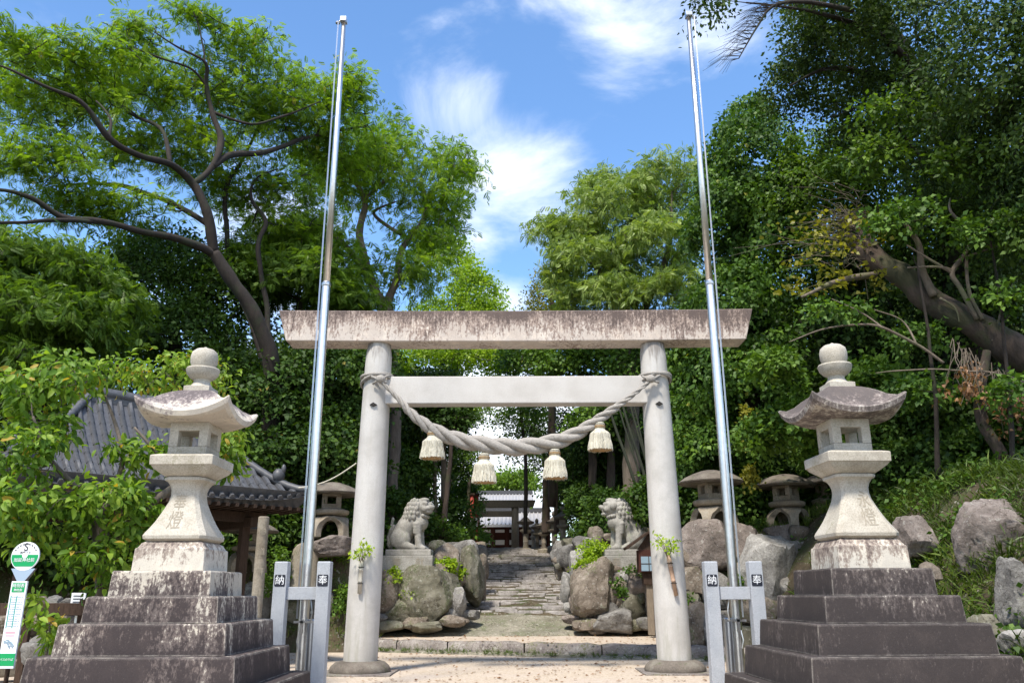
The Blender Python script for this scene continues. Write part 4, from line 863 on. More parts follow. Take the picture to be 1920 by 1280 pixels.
# ---------------------------------------------------------------- old wide-roofed stone lanterns
def yuk(name_, h=1.75):
    r = []
    m = MB(); m.lathe([(.02, 1.68), (.12, 1.67), (.35, 1.63), (.62, 1.54), (.82, 1.43), (.92, 1.33), (.90, 1.27), (.80, 1.27), (.45, 1.33), (.30, 1.36)], 6, rz=.3); m.lathe([(.92, 1.30), (.93, 1.33), (.75, 1.46), (.5, 1.57), (.2, 1.66), (.02, 1.68)], 30); r.append(('roof', m, 'yuk_roof', dict(smooth=True, angle=35)))
    m = MB(); hb = .29
    m.box((0, 0, .93), (2 * hb, 2 * hb, .14)); m.box((0, 0, 1.30), (2 * hb, 2 * hb, .14))
    for sx in (-1, 1):
        for sy in (-1, 1): m.box((sx * (hb - .08), sy * (hb - .08), 1.115), (.16, .16, .226))
    r.append(('fire_box', m, 'yuk', dict(bevel=.012)))
    m = MB(); m.lathe([(.30, .64), (.50, .68), (.54, .72), (.55, .80), (.52, .82), (.44, .84), (.40, .86)], 30); r.append(('platform', m, 'yuk', dict(smooth=True, angle=40)))
    m = MB()   # four bowed legs under a domed collar, arches between
    for k in range(4):
        a = R(45 + 90 * k); ca, sa = math.cos(a), math.sin(a); ta = (-sa, ca); rg = []
        for z, rad, wd, th in ((0, .60, .15, .09), (.15, .585, .14, .09), (.30, .555, .15, .095), (.42, .50, .20, .10), (.50, .43, .30, .10), (.58, .33, .36, .12), (.64, .20, .30, .14)):
            rg.append([(ca * (rad + i * th) + ta[0] * j * wd, sa * (rad + i * th) + ta[1] * j * wd, z) for i, j in ((-1, -1), (1, -.8), (1, 0), (1, .8), (-1, 1))])
        m.loft(rg)
    m.lathe([(.30, .50), (.46, .50), (.45, .56), (.36, .63), (.28, .655)], 24); r.append(('legs', m, 'yuk', dict(smooth=True, angle=45)))
    return r
def put_yuk(px, py, y, sc, label, rz, sx=1.0):
    p = P(px, py, y); rt = empty('stone_lantern', tuple(p), label, 'stone lantern', 'old wide roofed stone lanterns on boulders', rz)
    for nm, m, mt_, kw in yuk(0):
        q = MB(); q.v = [(a * sc * sx, b * sc * sx, c * sc) for a, b, c in m.v]; q.f = m.f; q.m = m.m; q.build(nm, M[mt_], rt, **kw)
put_yuk(1340, 994, 23.4, 1.0, 'old mushroom roofed stone lantern behind the right flagpole', .25); put_yuk(1480, 992, 23.8, .93, 'old mushroom roofed stone lantern partly behind the right tall lantern', .75)
put_yuk(1560, 985, 24.6, .92, 'old mushroom roofed stone lantern almost hidden behind the right tall lantern', .1)
put_yuk(618, 1008, 25.0, .98, 'old mushroom roofed stone lantern between the left flagpole and gate pillar', .2); put_yuk(463, 1072, 22.5, .80, 'small old stone lantern under the tiled shelter eave', .1)

# ---------------------------------------------------------------- stele, round inscribed post, small box on a post
p = P(568, 1082, 24.2); m = MB(); rg = []
for z, wd in ((-.6, .40), (0, .40), (.55, .39), (.78, .34), (.90, .24), (.96, .1)): rg.append([(wd * math.cos(a) * (1 + .05 * math.sin(3 * a + z)), .16 * math.sin(a), z) for a in np.linspace(0, 2 * math.pi, 20, endpoint=False)])
m.loft(rg); o = m.build('stone_stele', M['yuk'], None, True, angle=50); o.location = p; tag(o, 'round topped grey memorial stone behind the left flagpole', 'stele')
p = P(495, 968, 18.6); rt = empty('round_post', (p.x, p.y, .28), 'slim pale round stone post with carved writing at the shelter corner', 'post'); h = p.z - .28
m = MB(); m.lathe([(.125, 0), (.12, h - .02), (.10, h)], 24); m.build('shaft', M['yuk'], rt, True, angle=40)
for i, ch in enumerate('参道寄進'): text_mb(ch, .17, Matrix.Translation((.045, -.125, h - .35 - i * .42)) @ UP, .002).build('inscription', M['incised'], rt)
p = P(1222, 1190, 25.8); rt = empty('notice_box', tuple(p), 'small dark red wooden box with peaked roof on a post beside the right pillar', 'box')
q = P(1222, 1072, 25.8).z - p.z
m = MB(); m.box((0, 0, q * .42), (.19, .16, q * .84)); m.build('post', M['wood_tan'], rt, bevel=.01)
m = MB(); m.box((0, 0, q - .18), (.36, .30, .36)); m.build('bracket', M['wood_dark'], rt, bevel=.01)
m = MB(); m.box((0, 0, q + .32), (.62, .5, .66)); bx_ = m.build('cabinet', M['wood_red'], rt, bevel=.01)
m = MB(); m.box((-.02, -.262, q + .24), (.46, .02, .42)); m.build('pane', M['bluegrey'], bx_)
m = MB(); m.box((-.02, -.276, q + .24), (.48, .012, .02)); m.box((-.02, -.2765, q + .24), (.02, .013, .42)); m.build('glazing_bar', M['wood_dark'], bx_)
m = MB(); zt = q + 1.12
for s in (-1, 1): m.add([(0, -.42, zt), (0, .42, zt), (s * .66, .42, zt - .46), (s * .66, -.42, zt - .46), (0, -.42, zt + .07), (0, .42, zt + .07), (s * .70, .42, zt - .40), (s * .70, -.42, zt - .40)], [(0, 1, 2, 3), (4, 7, 6, 5), (0, 3, 7, 4), (1, 5, 6, 2), (3, 2, 6, 7)])
m.add([(-.36, -.25, q + .65), (.36, -.25, q + .65), (0, -.25, zt)], [(0, 1, 2)]); m.build('roof', M['wood_dark'], rt)
# thin line from the shelter roof to the gate
m = MB(); a = P(560, 914, 18.2); b = P(668, 868, 18.1); m.tube([a.lerp(b, u) + Vector((0, 0, -.12 * math.sin(math.pi * u))) for u in np.linspace(0, 1, 14)], .014, 5); tag(mk(m, 'thin_rope', M['straw'], None, type('r', (), {'location': Vector((0, 0, 0))})), 'thin pale line strung from the shelter roof corner to the left pillar', 'rope')

# ---------------------------------------------------------------- water shelter with tiled roof
SC = Vector((-9.0, 19.3, 0)); ang = math.atan2(-.69, -.72); rt = empty('water_shelter', (SC.x, SC.y, .0), 'dark timber shelter with a curved grey tiled hip roof behind the leafy tree', 'shelter', None, ang)
HU, HV, RL, Z0, HH = 3.45, 2.5, 1.1, 3.62, 2.35
def rz_(u, v):
    t = max(0, min((HV - abs(v)) / HV, (HU - abs(u)) / (HU - RL))); c = (abs(u) / HU) ** 5 * (abs(v) / HV) ** 5
    return Z0 + HH * (.62 * t + .38 * t * t) + .28 * c
m = MB(); nu, nv = 92, 66; vs = []
for j in range(nv + 1):
    for i in range(nu + 1): u = -HU + 2 * HU * i / nu; v = -HV + 2 * HV * j / nv; vs.append((u, v, rz_(u, v)))
m.add(vs, [(j * (nu + 1) + i, j * (nu + 1) + i + 1, (j + 1) * (nu + 1) + i + 1, (j + 1) * (nu + 1) + i) for j in range(nv) for i in range(nu)])
m.loft([[(-HU, -HV, rz_(HU, HV) - .0), (HU, -HV, rz_(HU, HV)), (HU, HV, rz_(HU, HV)), (-HU, HV, rz_(HU, HV))], [(-HU + .3, -HV + .3, Z0 - .13), (HU - .3, -HV + .3, Z0 - .13), (HU - .3, HV - .3, Z0 - .13), (-HU + .3, HV - .3, Z0 - .13)]][::-1], False)
sp = .235
def barrel(a, b, fn):
    n = max(2, int((Vector(b) - Vector(a)).length / .26)); pr = []; rd = []
    for i in range(n + 1):
        q = Vector(a).lerp(Vector(b), i / n); z = rz_(q.x, q.y); pr += [(q.x, q.y, z + .035), (q.x, q.y, z + .035)] if 0 < i < n else [(q.x, q.y, z + .035)]
        rd += [.052, .068] if 0 < i < n else [.066]
    for i in range(1, len(pr)):
        if pr[i] == pr[i - 1]: q = Vector(pr[i]); d = (Vector(b) - Vector(a)).normalized() * .012; pr[i] = tuple(q + d)
    m.tube(pr, rd, 6)
k = int(HU / sp)
for i in range(-k, k + 1):
    u = i * sp
    for s in (-1, 1):
        vi = 0 if abs(u) <= RL else HV * (abs(u) - RL) / (HU - RL)
        if HV - vi > .25: barrel((u, s * HV, 0), (u, s * max(.06, vi), 0), None)
k = int(HV / sp)
for i in range(-k, k + 1):
    v = i * sp
    for s in (-1, 1):
        ui = RL + (HU - RL) * abs(v) / HV
        if HU - ui > .25: barrel((s * HU, v, 0), (s * ui, v, 0), None)
m.build('roof', M['tile'], rt, True, angle=45)
m = MB(); m.tube([(-RL - .2, 0, Z0 + HH + .14), (0, 0, Z0 + HH + .10), (RL + .2, 0, Z0 + HH + .14)], .14, 10); m.box((0, 0, Z0 + HH), (2 * RL, .20, .22))
for s in (-1, 1):
    for q in (-1, 1):
        pts = [(s * (RL + (HU - RL - .1) * t), q * (HV - .1) * t, rz_(s * (RL + (HU - RL - .1) * t), q * (HV - .1) * t) + .10) for t in np.linspace(0, 1, 14)]; m.tube(pts, .095, 8)
        e = Vector(pts[-4]); m.sphere(e + Vector((0, 0, .14)), (.16, .16, .18), 8, 6); m.sphere(e + Vector((s * .08, q * .08, .30)), (.06, .06, .12), 8, 6)
    m.sphere((s * (RL + .22), 0, Z0 + HH + .25), (.10, .16, .26), 8, 6)
m.build('ridge_tiles', M['tile'], rt, True, angle=50)
for s in (-1, 1):
    for q in (-1, 1): m = MB(); m.box((s * 2.3, q * 1.4, 1.85), (.20, .20, 3.3)); m.build('post', M['wood_dark'], rt, bevel=.015); m = MB(); m.box((s * 2.3, q * 1.4, .26), (.5, .5, .3)); m.build('post_footing', M['yuk'], rt, bevel=.03)
for s in (-1, 1):
    m = MB(); m.box((0, s * 1.4, 3.34), (5.6, .17, .24)); m.build('beam', M['wood_dark'], rt, bevel=.01); m = MB(); m.box((s * 2.3, 0, 3.20), (.17, 3.7, .22)); m.build('beam', M['wood_dark'], rt, bevel=.01)
for s in (-1, 1):
    m = MB()
    for i in range(-15, 16): m.box((i * .22, s * 1.85, 3.50), (.07, 1.3, .08))
    m.build('rafters', M['wood_dark'], rt)
m = MB(); m.box((0, 0, .62), (2.4, 1.1, .72)); m.box((0, 0, .2), (2.7, 1.4, .25)); m.build('water_basin', M['yuk'], rt, bevel=.05)
# wooden rail in front of the shelter, small notice
rt = empty('rail_fence', tuple(P(160, 1140, 14.6)), 'brown wooden rail fence left of the stone steps', 'fence'); m = MB(); a = P(-60, 1137, 14.9) - rt.location; b = P(262, 1146, 14.4) - rt.location
m.tube([a, b], .001, 4); m = MB(); d = b - a; m.box((a + b) / 2, (d.length, .10, .20), math.atan2(d.y, d.x)); m.build('rail', M['wood_dark'], rt, bevel=.01)
for u in (.05, .35, .66, .95): c = a.lerp(b, u); m = MB(); m.box((c.x, c.y + .10, c.z - .58), (.12, .09, 1.5)); m.build('post', M['wood_dark'], rt, bevel=.01)
p = P(147, 1122, 14.9); rt = empty('small_notice', tuple(p), 'small pale notice board standing behind the wooden rail', 'sign')
m = MB(); m.box((0, 0, 0), (.25, .02, .20)); m.build('board', M['white'], rt, bevel=.004); m = MB(); m.box((0, .02, -.5), (.04, .03, 1.1)); m.build('stake', M['steel_rough'], rt)
m = MB()
for z in (.05, 0, -.05): m.box((0, -.013, z), (.17, .004, .015))
m.build('lettering', M['ink'], rt)

# ---------------------------------------------------------------- bus stop
BY = 10.6; c0 = P(48, 1042, BY); rt = empty('bus_stop_sign', (c0.x, BY, 0), 'white and green round bus stop sign on a pole with a narrow timetable board', 'bus stop'); cz = c0.z; rad = PX(26, BY, 1042)
m = MB(); m.tube([(0, .02, 0), (0, .02, cz - .1)], .026, 14); m.build('pole', M['wood_dark'], rt, True)
m = MB(); m.loft([[(x, y, z) for x, y, z in ((-.15, -.008, cz - rad * .86), (.15, -.008, cz - rad * .86), (.045, -.02, cz - rad - .13), (-.045, -.02, cz - rad - .13))], [(-.15, .03, cz - rad * .86), (.15, .03, cz - rad * .86), (.045, .05, cz - rad - .13), (-.045, .05, cz - rad - .13)]]); m.build('bracket', M['steel_rough'], rt)
m = MB(); dsc = lambda y0, y1, r, z0, z1, n=48: [[(r * math.cos(a), y, cz + min(z1, max(z0, r * math.sin(a)))) for a in np.linspace(0, 2 * math.pi, n, endpoint=False)] for y in (y0, y1)]
m.loft(dsc(-.012, .012, rad, -rad, rad)); dd = m.build('disc', M['white'], rt)
m = MB(); m.loft(dsc(-.0145, -.0125, rad * .95, -rad * .72, rad * .10)); m.build('green_half', M['green'], dd)
m = text_mb('S', .135, Matrix.Translation((0, -.016, cz + rad * .62)) @ UP @ Matrix.Shear('XZ', 4, (0, 0)), .001); q = text_mb('鈴鹿バス', .034, Matrix.Translation((0, -.016, cz + rad * .24)) @ UP, .001); merge(m, q, 0)
for k in range(9):
    a = R(150 - 15 * k); m.box((rad * .84 * math.cos(a), -.015, cz + rad * .84 * math.sin(a)), (.020, .002, .012), rot=Matrix.Rotation(-(a - R(90)), 3, 'Y'))
m.build('lettering', M['ink'], dd)
m = text_mb('加延神社前', .052, Matrix.Translation((0, -.017, cz - rad * .28)) @ UP, .001); q = MB(); q.loft([[(.035 * math.cos(a), y, cz + .01 + .035 * math.sin(a)) for a in np.linspace(0, 6.283, 16, endpoint=False)] for y in (-.018, -.016)]); merge(m, q, 0); m.build('stop_name', M['white'], dd)
bt = P(52, 1089, BY).z; bb = P(14, 1252, BY).z; bw = PX(29, BY, 1100); m = MB(); m.box((0, -.025, (bt + bb) / 2), (bw, .03, bt - bb)); bo = m.build('timetable_board', M['white'], rt, bevel=.003); hb_ = bt - bb
m = MB(); m.box((0, -.0415, bt - .075), (bw * .82, .003, .11)); m.build('green_panel', M['green'], bo); m = MB(); m.box((0, -.0415, bb + .10), (bw * .99, .003, .14)); m.build('green_panel', M['green'], bo)
m = text_mb('時刻表', .05, Matrix.Translation((0, -.045, bt - .055)) @ UP, .001); q = text_mb('神社前', .035, Matrix.Translation((0, -.045, bt - .105)) @ UP, .001); merge(m, q, 0); q = text_mb('バスのりば', .032, Matrix.Translation((0, -.045, bb + .10)) @ UP, .001); merge(m, q, 0); m.build('lettering', M['white'], bo)
m = MB(); m.box((-bw * .38, -.0415, bt - .36), (.012, .002, .38)); m.box((bw * .0, -.0415, bt - .36), (.012, .002, .38)); m.build('timetable_rule', M['teal'], bo)
m = MB(); rr = random.Random(9)
for i in range(13):
    for xx in (-.27, -.16, -.08, .12, .22, .34): m.box((bw * xx, -.0415, bt - .19 - i * .028), (.012 + .01 * rr.random(), .002, .009))
m.build('hours', M['bluegrey'], bo)
m = MB(); m.box((-.01, -.0415, bt - .60), (bw * .62, .002, .018)); m.box((-.01, -.0415, bt - .635), (bw * .55, .002, .012)); m.build('notice_line', M['pink'], bo)
m = MB(); pts = [(rr.uniform(-bw * .42, bw * .42), -.042, rr.uniform(bb + .22, bt - .68)) for _ in range(18)]
for i in range(17):
    a, b = Vector(pts[i]), Vector(pts[(i * 5 + 3) % 18])
    if (a - b).length > .01: m.tube([a, a.lerp(b, .5) + Vector((.02, 0, .01)), b], .0035, 4)
m.build('route_map', M['bluegrey'], bo)

# ---------------------------------------------------------------- the far end of the path: second gate, hall, lanterns
rt = empty('torii_gate', (-.75, 52, 4.1), 'far small tan wooden gate at the top of the stone stairs', 'torii gate')
xl = P(893, 1000, 52).x; xr = P(966, 1000, 52).x; zt = P(960, 938, 52).z; zn = P(960, 963, 52).z; zk = P(960, 951, 52).z
for x in (xl, xr): m = MB(); m.lathe([(.24, 4.1), (.22, zk)], 18, (x, 52, 0)); mk(m, 'pillar', M['wood_tan'], rt, smooth=True)
cx = (xl + xr) / 2; m = MB(); m.loft([[(cx - 2.35, 51.75, zk), (cx + 2.35, 51.75, zk), (cx + 2.5, 51.7, zt), (cx - 2.5, 51.7, zt)], [(cx - 2.35, 52.25, zk), (cx + 2.35, 52.25, zk), (cx + 2.5, 52.3, zt), (cx - 2.5, 52.3, zt)]]); mk(m, 'top_beam', M['wood_tan'], rt)
m = MB(); m.box((cx, 52, zn), (2.6, .25, .34)); mk(m, 'tie_beam', M['wood_tan'], rt)
def hall(px0, px1, y, py_eave, py_ridge, base, label, dep, lattice=True):
    x0 = P(px0, py_eave, y).x; x1 = P(px1, py_eave, y).x; ze = P(px0, py_eave, y).z; zr = P(px0, py_ridge, y + dep / 2).z; cx = (x0 + x1) / 2; rt = empty('shrine_hall', (cx, y, base), label, 'shrine'); W_ = x1 - x0
    m = MB(); m.loft([[(x0, y - .6 + dep * t, ze + (zr - ze) * (1 - abs(2 * t - 1)) ** 1.3), (x1, y - .6 + dep * t, ze + (zr - ze) * (1 - abs(2 * t - 1)) ** 1.3)] + [(x1, y - .6 + dep * t, ze - .18 + (zr - ze) * (1 - abs(2 * t - 1)) ** 1.3 * .95), (x0, y - .6 + dep * t, ze - .18 + (zr - ze) * (1 - abs(2 * t - 1)) ** 1.3 * .95)] for t in np.linspace(0, 1, 13)])
    n_ = int(W_ / .3)
    for i in range(n_ + 1):
        xx = x0 + W_ * i / n_; m.tube([(xx, y - .6 + dep * t, ze + .03 + (zr - ze) * (1 - abs(2 * t - 1)) ** 1.3) for t in np.linspace(0, .5, 7)], .06, 5)
    rf = mk(m, 'roof', M['tile_far'], rt)
    m = MB(); m.box((cx, y + dep / 2 - .6, zr + .16), (W_ * 1.02, .35, .35)); mk(m, 'ridge', M['tile'], rf, rt)
    m = MB(); m.box((cx, y + dep / 2, (base + ze) / 2), (W_ * .94, dep - 2.2, ze - base - .1)); mk(m, 'wall', M['wood_red'], rt)
    k = 5
    for i in range(k + 1): m = MB(); xx = x0 + W_ * .03 + W_ * .94 * i / k; m.box((xx, y + .75, (base + ze) / 2), (.2, .2, ze - base - .12)); mk(m, 'column', M['wood_red'], rt)
    if lattice:
        for i in range(k):
            xx = x0 + W_ * .03 + W_ * .94 * (i + .5) / k
            m = MB(); m.box((xx, y + 1.02, ze - .35), (W_ / k * .62, .05, .20)); mk(m, 'white_panel', M['white'], rt); m = MB(); m.box((xx, y + 1.02, ze - 1.15), (W_ / k * .62, .05, .34)); mk(m, 'white_panel', M['white'], rt)
            m = MB(); m.box((xx, y + 1.01, ze - 2.2), (W_ / k * .7, .06, 1.3)); mk(m, 'opening_shade', M['dark_in'], rt)  # dark panel on the solid wall, painting the shade of an opening
    return rt, x0, x1, ze
rt, hx0, hx1, hze = hall(893, 1034, 60, 984, 962, 4.15, 'far red timber shrine hall with pale grey tiled roof behind the second gate', 7)
hall(884, 1000, 74, 944, 928, 4.15, 'farthest shrine roof, pale tiled, rising above the red hall', 9, False)
m = MB(); m.tube([(hx0 + .3 + (hx1 - hx0 - .6) * u, 60.3, hze - 1.75 - .45 * abs(math.sin(u * math.pi * 3))) for u in np.linspace(0, 1, 50)], .05, 6); o = mk(m, 'sacred_rope', M['straw'], None, type('r', (), {'location': Vector((0, 0, 0))}), smooth=True); tag(o, 'thin scalloped straw rope strung across the far red hall', 'rope')
for u in (.12, .30, .45, .62, .8):
    m = MB(); xx = hx0 + (hx1 - hx0) * u
    for k in range(4): m.box((xx + .05 * (-1) ** k, 60.28, hze - 2.1 - k * .16), (.12, .012, .17))
    o = m.build('paper_streamer', M['white']); tag(o, 'white zigzag paper streamer hanging on the far hall rope', 'streamer', 'paper streamers across the far hall')
for px_, y_, a_ in ((884, 44, 'tall vermilion banner post left of the far gate, nearer one'), (893, 47, 'tall vermilion banner post left of the far gate, farther one')):
    b = P(px_, 1024, y_); t_ = P(px_, 928, y_); rt = empty('banner_post', tuple(b), a_, 'post', 'vermilion posts by the far gate'); h = t_.z - b.z
    m = MB(); m.lathe([(.11, -.3), (.10, h)], 12); m.build('shaft', M['vermilion'], rt, True); m = MB(); m.box((0, 0, h + .05), (.3, .3, .1)); m.build('cap', M['wood_dark'], rt); m = MB(); m.box((0, -.13, h * .45), (.14, .02, h * .2)); m.build('label_plate', M['white'], rt)
def kasuga(px, py, y, hpx, label):
    p = P(px, py, y); s = PX(hpx, y, py) / 2.3; rt = empty('stone_lantern', tuple(p), label, 'stone lantern', 'small old lanterns at the top of the stairs', rnd.uniform(0, 1))
    def sc(m): m.v = [(a * s, b * s, c * s) for a, b, c in m.v]; return m
    m = MB(); m.lathe([(.42, -.1), (.42, .12), (.34, .18), (.20, .22)], 6); sc(m).build('base', M['yuk'], rt, bevel=.01); m = MB(); m.lathe([(.17, .2), (.15, .5), (.17, .55), (.15, .6), (.17, 1.0)], 14); sc(m).build('shaft', M['yuk'], rt, True, angle=40)
    m = MB(); m.lathe([(.18, 1.0), (.36, 1.12), (.38, 1.2), (.26, 1.24)], 6); sc(m).build('platform', M['yuk'], rt); m = MB(); m.lathe([(.22, 1.24), (.22, 1.52)], 6); m.box((0, -.20, 1.38), (.16, .04, .16)); sc(m).build('fire_box', M['yuk'], rt)
    m = MB(); m.lathe([(.18, 1.5), (.50, 1.56), (.56, 1.66), (.34, 1.74), (.16, 1.9), (.08, 1.98)], 6); sc(m).build('roof', M['yuk_roof'], rt); m = MB(); m.lathe([(.06, 1.94), (.13, 2.02), (.14, 2.12), (.09, 2.22), (.01, 2.3)], 12); sc(m).build('finial', M['yuk_roof'], rt, True)
kasuga(986, 1034, 49, 76, 'darkest small lantern right beside the far gate pillar'); kasuga(1007, 1032, 50, 60, 'small lantern second from the far gate, short one')
kasuga(1020, 1034, 47, 66, 'small lantern third from the far gate'); kasuga(1040, 1032, 45, 74, 'small lantern fourth from the far gate, broad roofed'); kasuga(1056, 1026, 43, 78, 'small lantern nearest the front at the right of the stair top')
kasuga(1000, 1030, 54, 46, 'tiny lantern deepest in the row right of the far gate')

# ---------------------------------------------------------------- trees
# great spreading tree at left
t1 = tree('wide spreading tree with dark branching limbs and feathery bright leaves at upper left',
    PL([(515, 1000, 26, 38), (508, 800, 26, 34), (510, 680, 25.5, 30), (474, 585, 25, 26), (430, 520, 24.6, 24), (402, 475, 24.4, 22)]),
    [PL([(402, 475, 24.4, 20), (388, 400, 24, 17), (362, 345, 23.8, 16), (320, 308, 23, 13), (255, 290, 22, 11), (205, 258, 21.3, 12), (150, 190, 20.6, 9), (80, 160, 20, 6), (0, 122, 19.5, 4), (-60, 110, 19, 2)]),
     PL([(362, 345, 23.8, 13), (398, 312, 24.2, 12), (415, 262, 24.6, 13), (398, 212, 24.6, 10), (388, 160, 24.4, 9), (386, 118, 24, 6), (340, 92, 23.6, 4), (290, 60, 23, 2)]),
     PL([(398, 312, 24.2, 13), (440, 290, 25, 12), (500, 285, 26, 10), (560, 262, 27, 8), (625, 248, 28, 5), (690, 235, 28.5, 3)]),
     PL([(402, 478, 24.4, 18), (345, 452, 23.6, 15), (250, 430, 22.4, 12), (185, 415, 21.6, 12), (120, 408, 21, 12), (60, 372, 20.4, 9), (0, 357, 19.8, 6), (-70, 350, 19.4, 3)]),
     PL([(185, 417, 21.6, 8), (100, 412, 20.6, 8), (20, 418, 19.6, 6), (-50, 420, 19, 3)]),
     PL([(390, 420, 24.2, 12), (330, 385, 24.4, 10), (240, 352, 24.2, 8), (170, 345, 24, 5), (90, 350, 24, 2)]),
     PL([(508, 720, 26.2, 14), (470, 600, 27, 13), (432, 500, 27.5, 11), (425, 425, 27.5, 9), (424, 350, 27.5, 9), (455, 300, 27.8, 6), (500, 215, 28, 4), (560, 170, 28, 2)]),
     PL([(509, 700, 26, 12), (500, 580, 26.8, 10), (485, 465, 26.8, 9), (497, 415, 27, 8), (472, 370, 27, 6), (480, 335, 27, 4), (520, 318, 27, 2)]),
     PL([(320, 308, 23, 9), (300, 240, 23.4, 7), (240, 210, 23.8, 5), (180, 150, 24, 3)]),
     PL([(205, 258, 21.3, 7), (206, 220, 21.6, 5), (180, 190, 22, 3)]),
     PL([(400, 212, 24.6, 6), (470, 232, 25, 5), (540, 215, 25.6, 4), (600, 190, 26, 2)]),
     PL([(388, 160, 24.4, 5), (360, 130, 24, 4), (300, 110, 23.4, 4), (250, 90, 23, 2)]),
     PL([(384, 118, 24, 3), (375, 60, 24, 3), (360, 15, 24, 2)])],
    [BL(330, 170, 26, 280, 90, 1.3), BL(90, 180, 23.5, 190, 80, 1.2), BL(540, 210, 27.5, 150, 95, 1.3), BL(50, 300, 22.5, 140, 70, 1.0), BL(300, 280, 26, 190, 50, 1.2), BL(170, 385, 24, 200, 36, 1.0),
     BL(470, 350, 28, 150, 60, 1.2), BL(620, 290, 29, 80, 60, 1.2), BL(650, 170, 28, 50, 60, 1.2), BL(362, 30, 24.6, 48, 30, .9), BL(250, 66, 24, 60, 36, 1), BL(460, 84, 25.6, 60, 40, 1), BL(30, 80, 21.5, 60, 50, 1), BL(530, 430, 28.5, 100, 36, 1.1), BL(160, 110, 23, 110, 40, 1)],
    1350, 22, .48, .20, T_FROND, 'lf_feather', 'bark1', 21, shell=.1, low=-1, rmin=.015, flat=.35, up=.8, droop=.12, t0=.6, acc=.01, jit=.35)
t2 = tree('middle tree with pale twisting limbs and drooping leaves rising above the gate left end',
    PL([(735, 1030, 31, 26), (737, 900, 31.5, 22), (742, 780, 32, 22), (732, 650, 32, 24), (722, 575, 32, 30)]),
    [PL([(722, 575, 32, 22), (696, 530, 32, 18), (674, 440, 32, 14), (684, 375, 32, 11), (650, 318, 32, 7), (615, 280, 32, 3)]), PL([(722, 575, 32, 18), (745, 520, 32, 14), (752, 470, 32.4, 12), (800, 400, 33, 9), (790, 330, 33, 6), (830, 290, 33, 3)]),
     PL([(690, 520, 32, 12), (655, 468, 31.5, 12), (625, 440, 31, 9), (575, 410, 30.5, 7), (530, 415, 30, 3)]), PL([(684, 375, 32, 8), (730, 330, 32, 6), (760, 290, 32, 3)]), PL([(752, 440, 32.4, 7), (700, 400, 32.6, 6), (740, 380, 32, 3)]), PL([(795, 370, 33, 5), (850, 330, 33.6, 4), (880, 280, 34, 2)])],
    [BL(640, 320, 32, 90, 80, 2.4), BL(750, 330, 32, 100, 70, 2.6), BL(850, 320, 33.6, 50, 70, 1.8), BL(800, 440, 33, 60, 50, 2), BL(780, 520, 32.4, 70, 40, 2.0), BL(650, 500, 31.5, 80, 50, 2), BL(600, 430, 30.6, 70, 40, 2), BL(710, 250, 32.5, 60, 30, 1.6), BL(840, 395, 33.4, 44, 44, 1.6)],
    480, 24, .52, .24, T_FROND, 'lf_feather', 'bark2', 22, shell=.25, low=-1, flat=.5, up=.7, droop=.4, t0=.6)
tree('pale green feathery tree on the right side of the sky gap, behind the top beam',
    PL([(1180, 1000, 35, 34), (1185, 800, 35, 28), (1180, 620, 35, 22), (1150, 520, 35, 14)]), [PL([(1180, 640, 35, 16), (1250, 480, 34.5, 10), (1260, 360, 34.5, 3)]), PL([(1160, 560, 35, 12), (1090, 470, 35, 8), (1030, 430, 35, 2)])],
    [BL(1160, 400, 35, 90, 60, 2.8), BL(1240, 350, 34.5, 70, 50, 2.4), BL(1075, 440, 35, 60, 36, 1.8), BL(1100, 500, 34.5, 80, 50, 2.6), BL(1230, 470, 33.5, 90, 60, 2.6), BL(1120, 570, 34, 80, 44, 2.6), BL(1240, 560, 33.5, 90, 50, 2.4), BL(1030, 425, 35.4, 34, 16, .9), BL(1130, 350, 36, 40, 26, 1.4)],
    760, 22, .52, .27, T_FROND, 'lf_pale', 'bark4', 23, shell=.55, low=-.6, flat=.4, up=.65, droop=.5, t0=.6)
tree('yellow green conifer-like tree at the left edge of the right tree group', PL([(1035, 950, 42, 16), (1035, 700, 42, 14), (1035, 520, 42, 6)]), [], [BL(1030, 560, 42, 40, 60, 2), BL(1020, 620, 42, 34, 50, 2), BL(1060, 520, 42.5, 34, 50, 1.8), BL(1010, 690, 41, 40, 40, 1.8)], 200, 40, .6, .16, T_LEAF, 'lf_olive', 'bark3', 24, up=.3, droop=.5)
tree('bright lime green tree behind the middle of the top beam, left of the sky gap', PL([(850, 1000, 49, 16), (850, 700, 49, 14), (860, 560, 49, 6)]), [], [BL(890, 560, 49, 50, 44, 2), BL(830, 480, 50, 50, 40, 2), BL(850, 600, 49, 90, 40, 2.6), BL(910, 590, 49, 40, 24, 1.6), BL(880, 520, 49, 30, 30, 1.4)], 330, 48, .66, .17, T_ROUND, 'lf_lime', 'bark2', 25, shell=.6, up=.5)
tree('lime green low canopy seen between the two gate beams, left half', PL([(800, 1010, 45, 12), (800, 800, 45, 10), (815, 700, 45, 5)]), [], [BL(800, 680, 45, 70, 44, 2.4), BL(890, 680, 46, 80, 40, 2.6), BL(850, 650, 46, 70, 30, 2), BL(800, 775, 44, 60, 26, 2), BL(865, 772, 44, 44, 18, 1.6), BL(750, 720, 45, 40, 60, 1.8), BL(940, 668, 47, 50, 36, 2)], 420, 46, .6, .17, T_ROUND, 'lf_lime', 'bark2', 26, shell=.5)
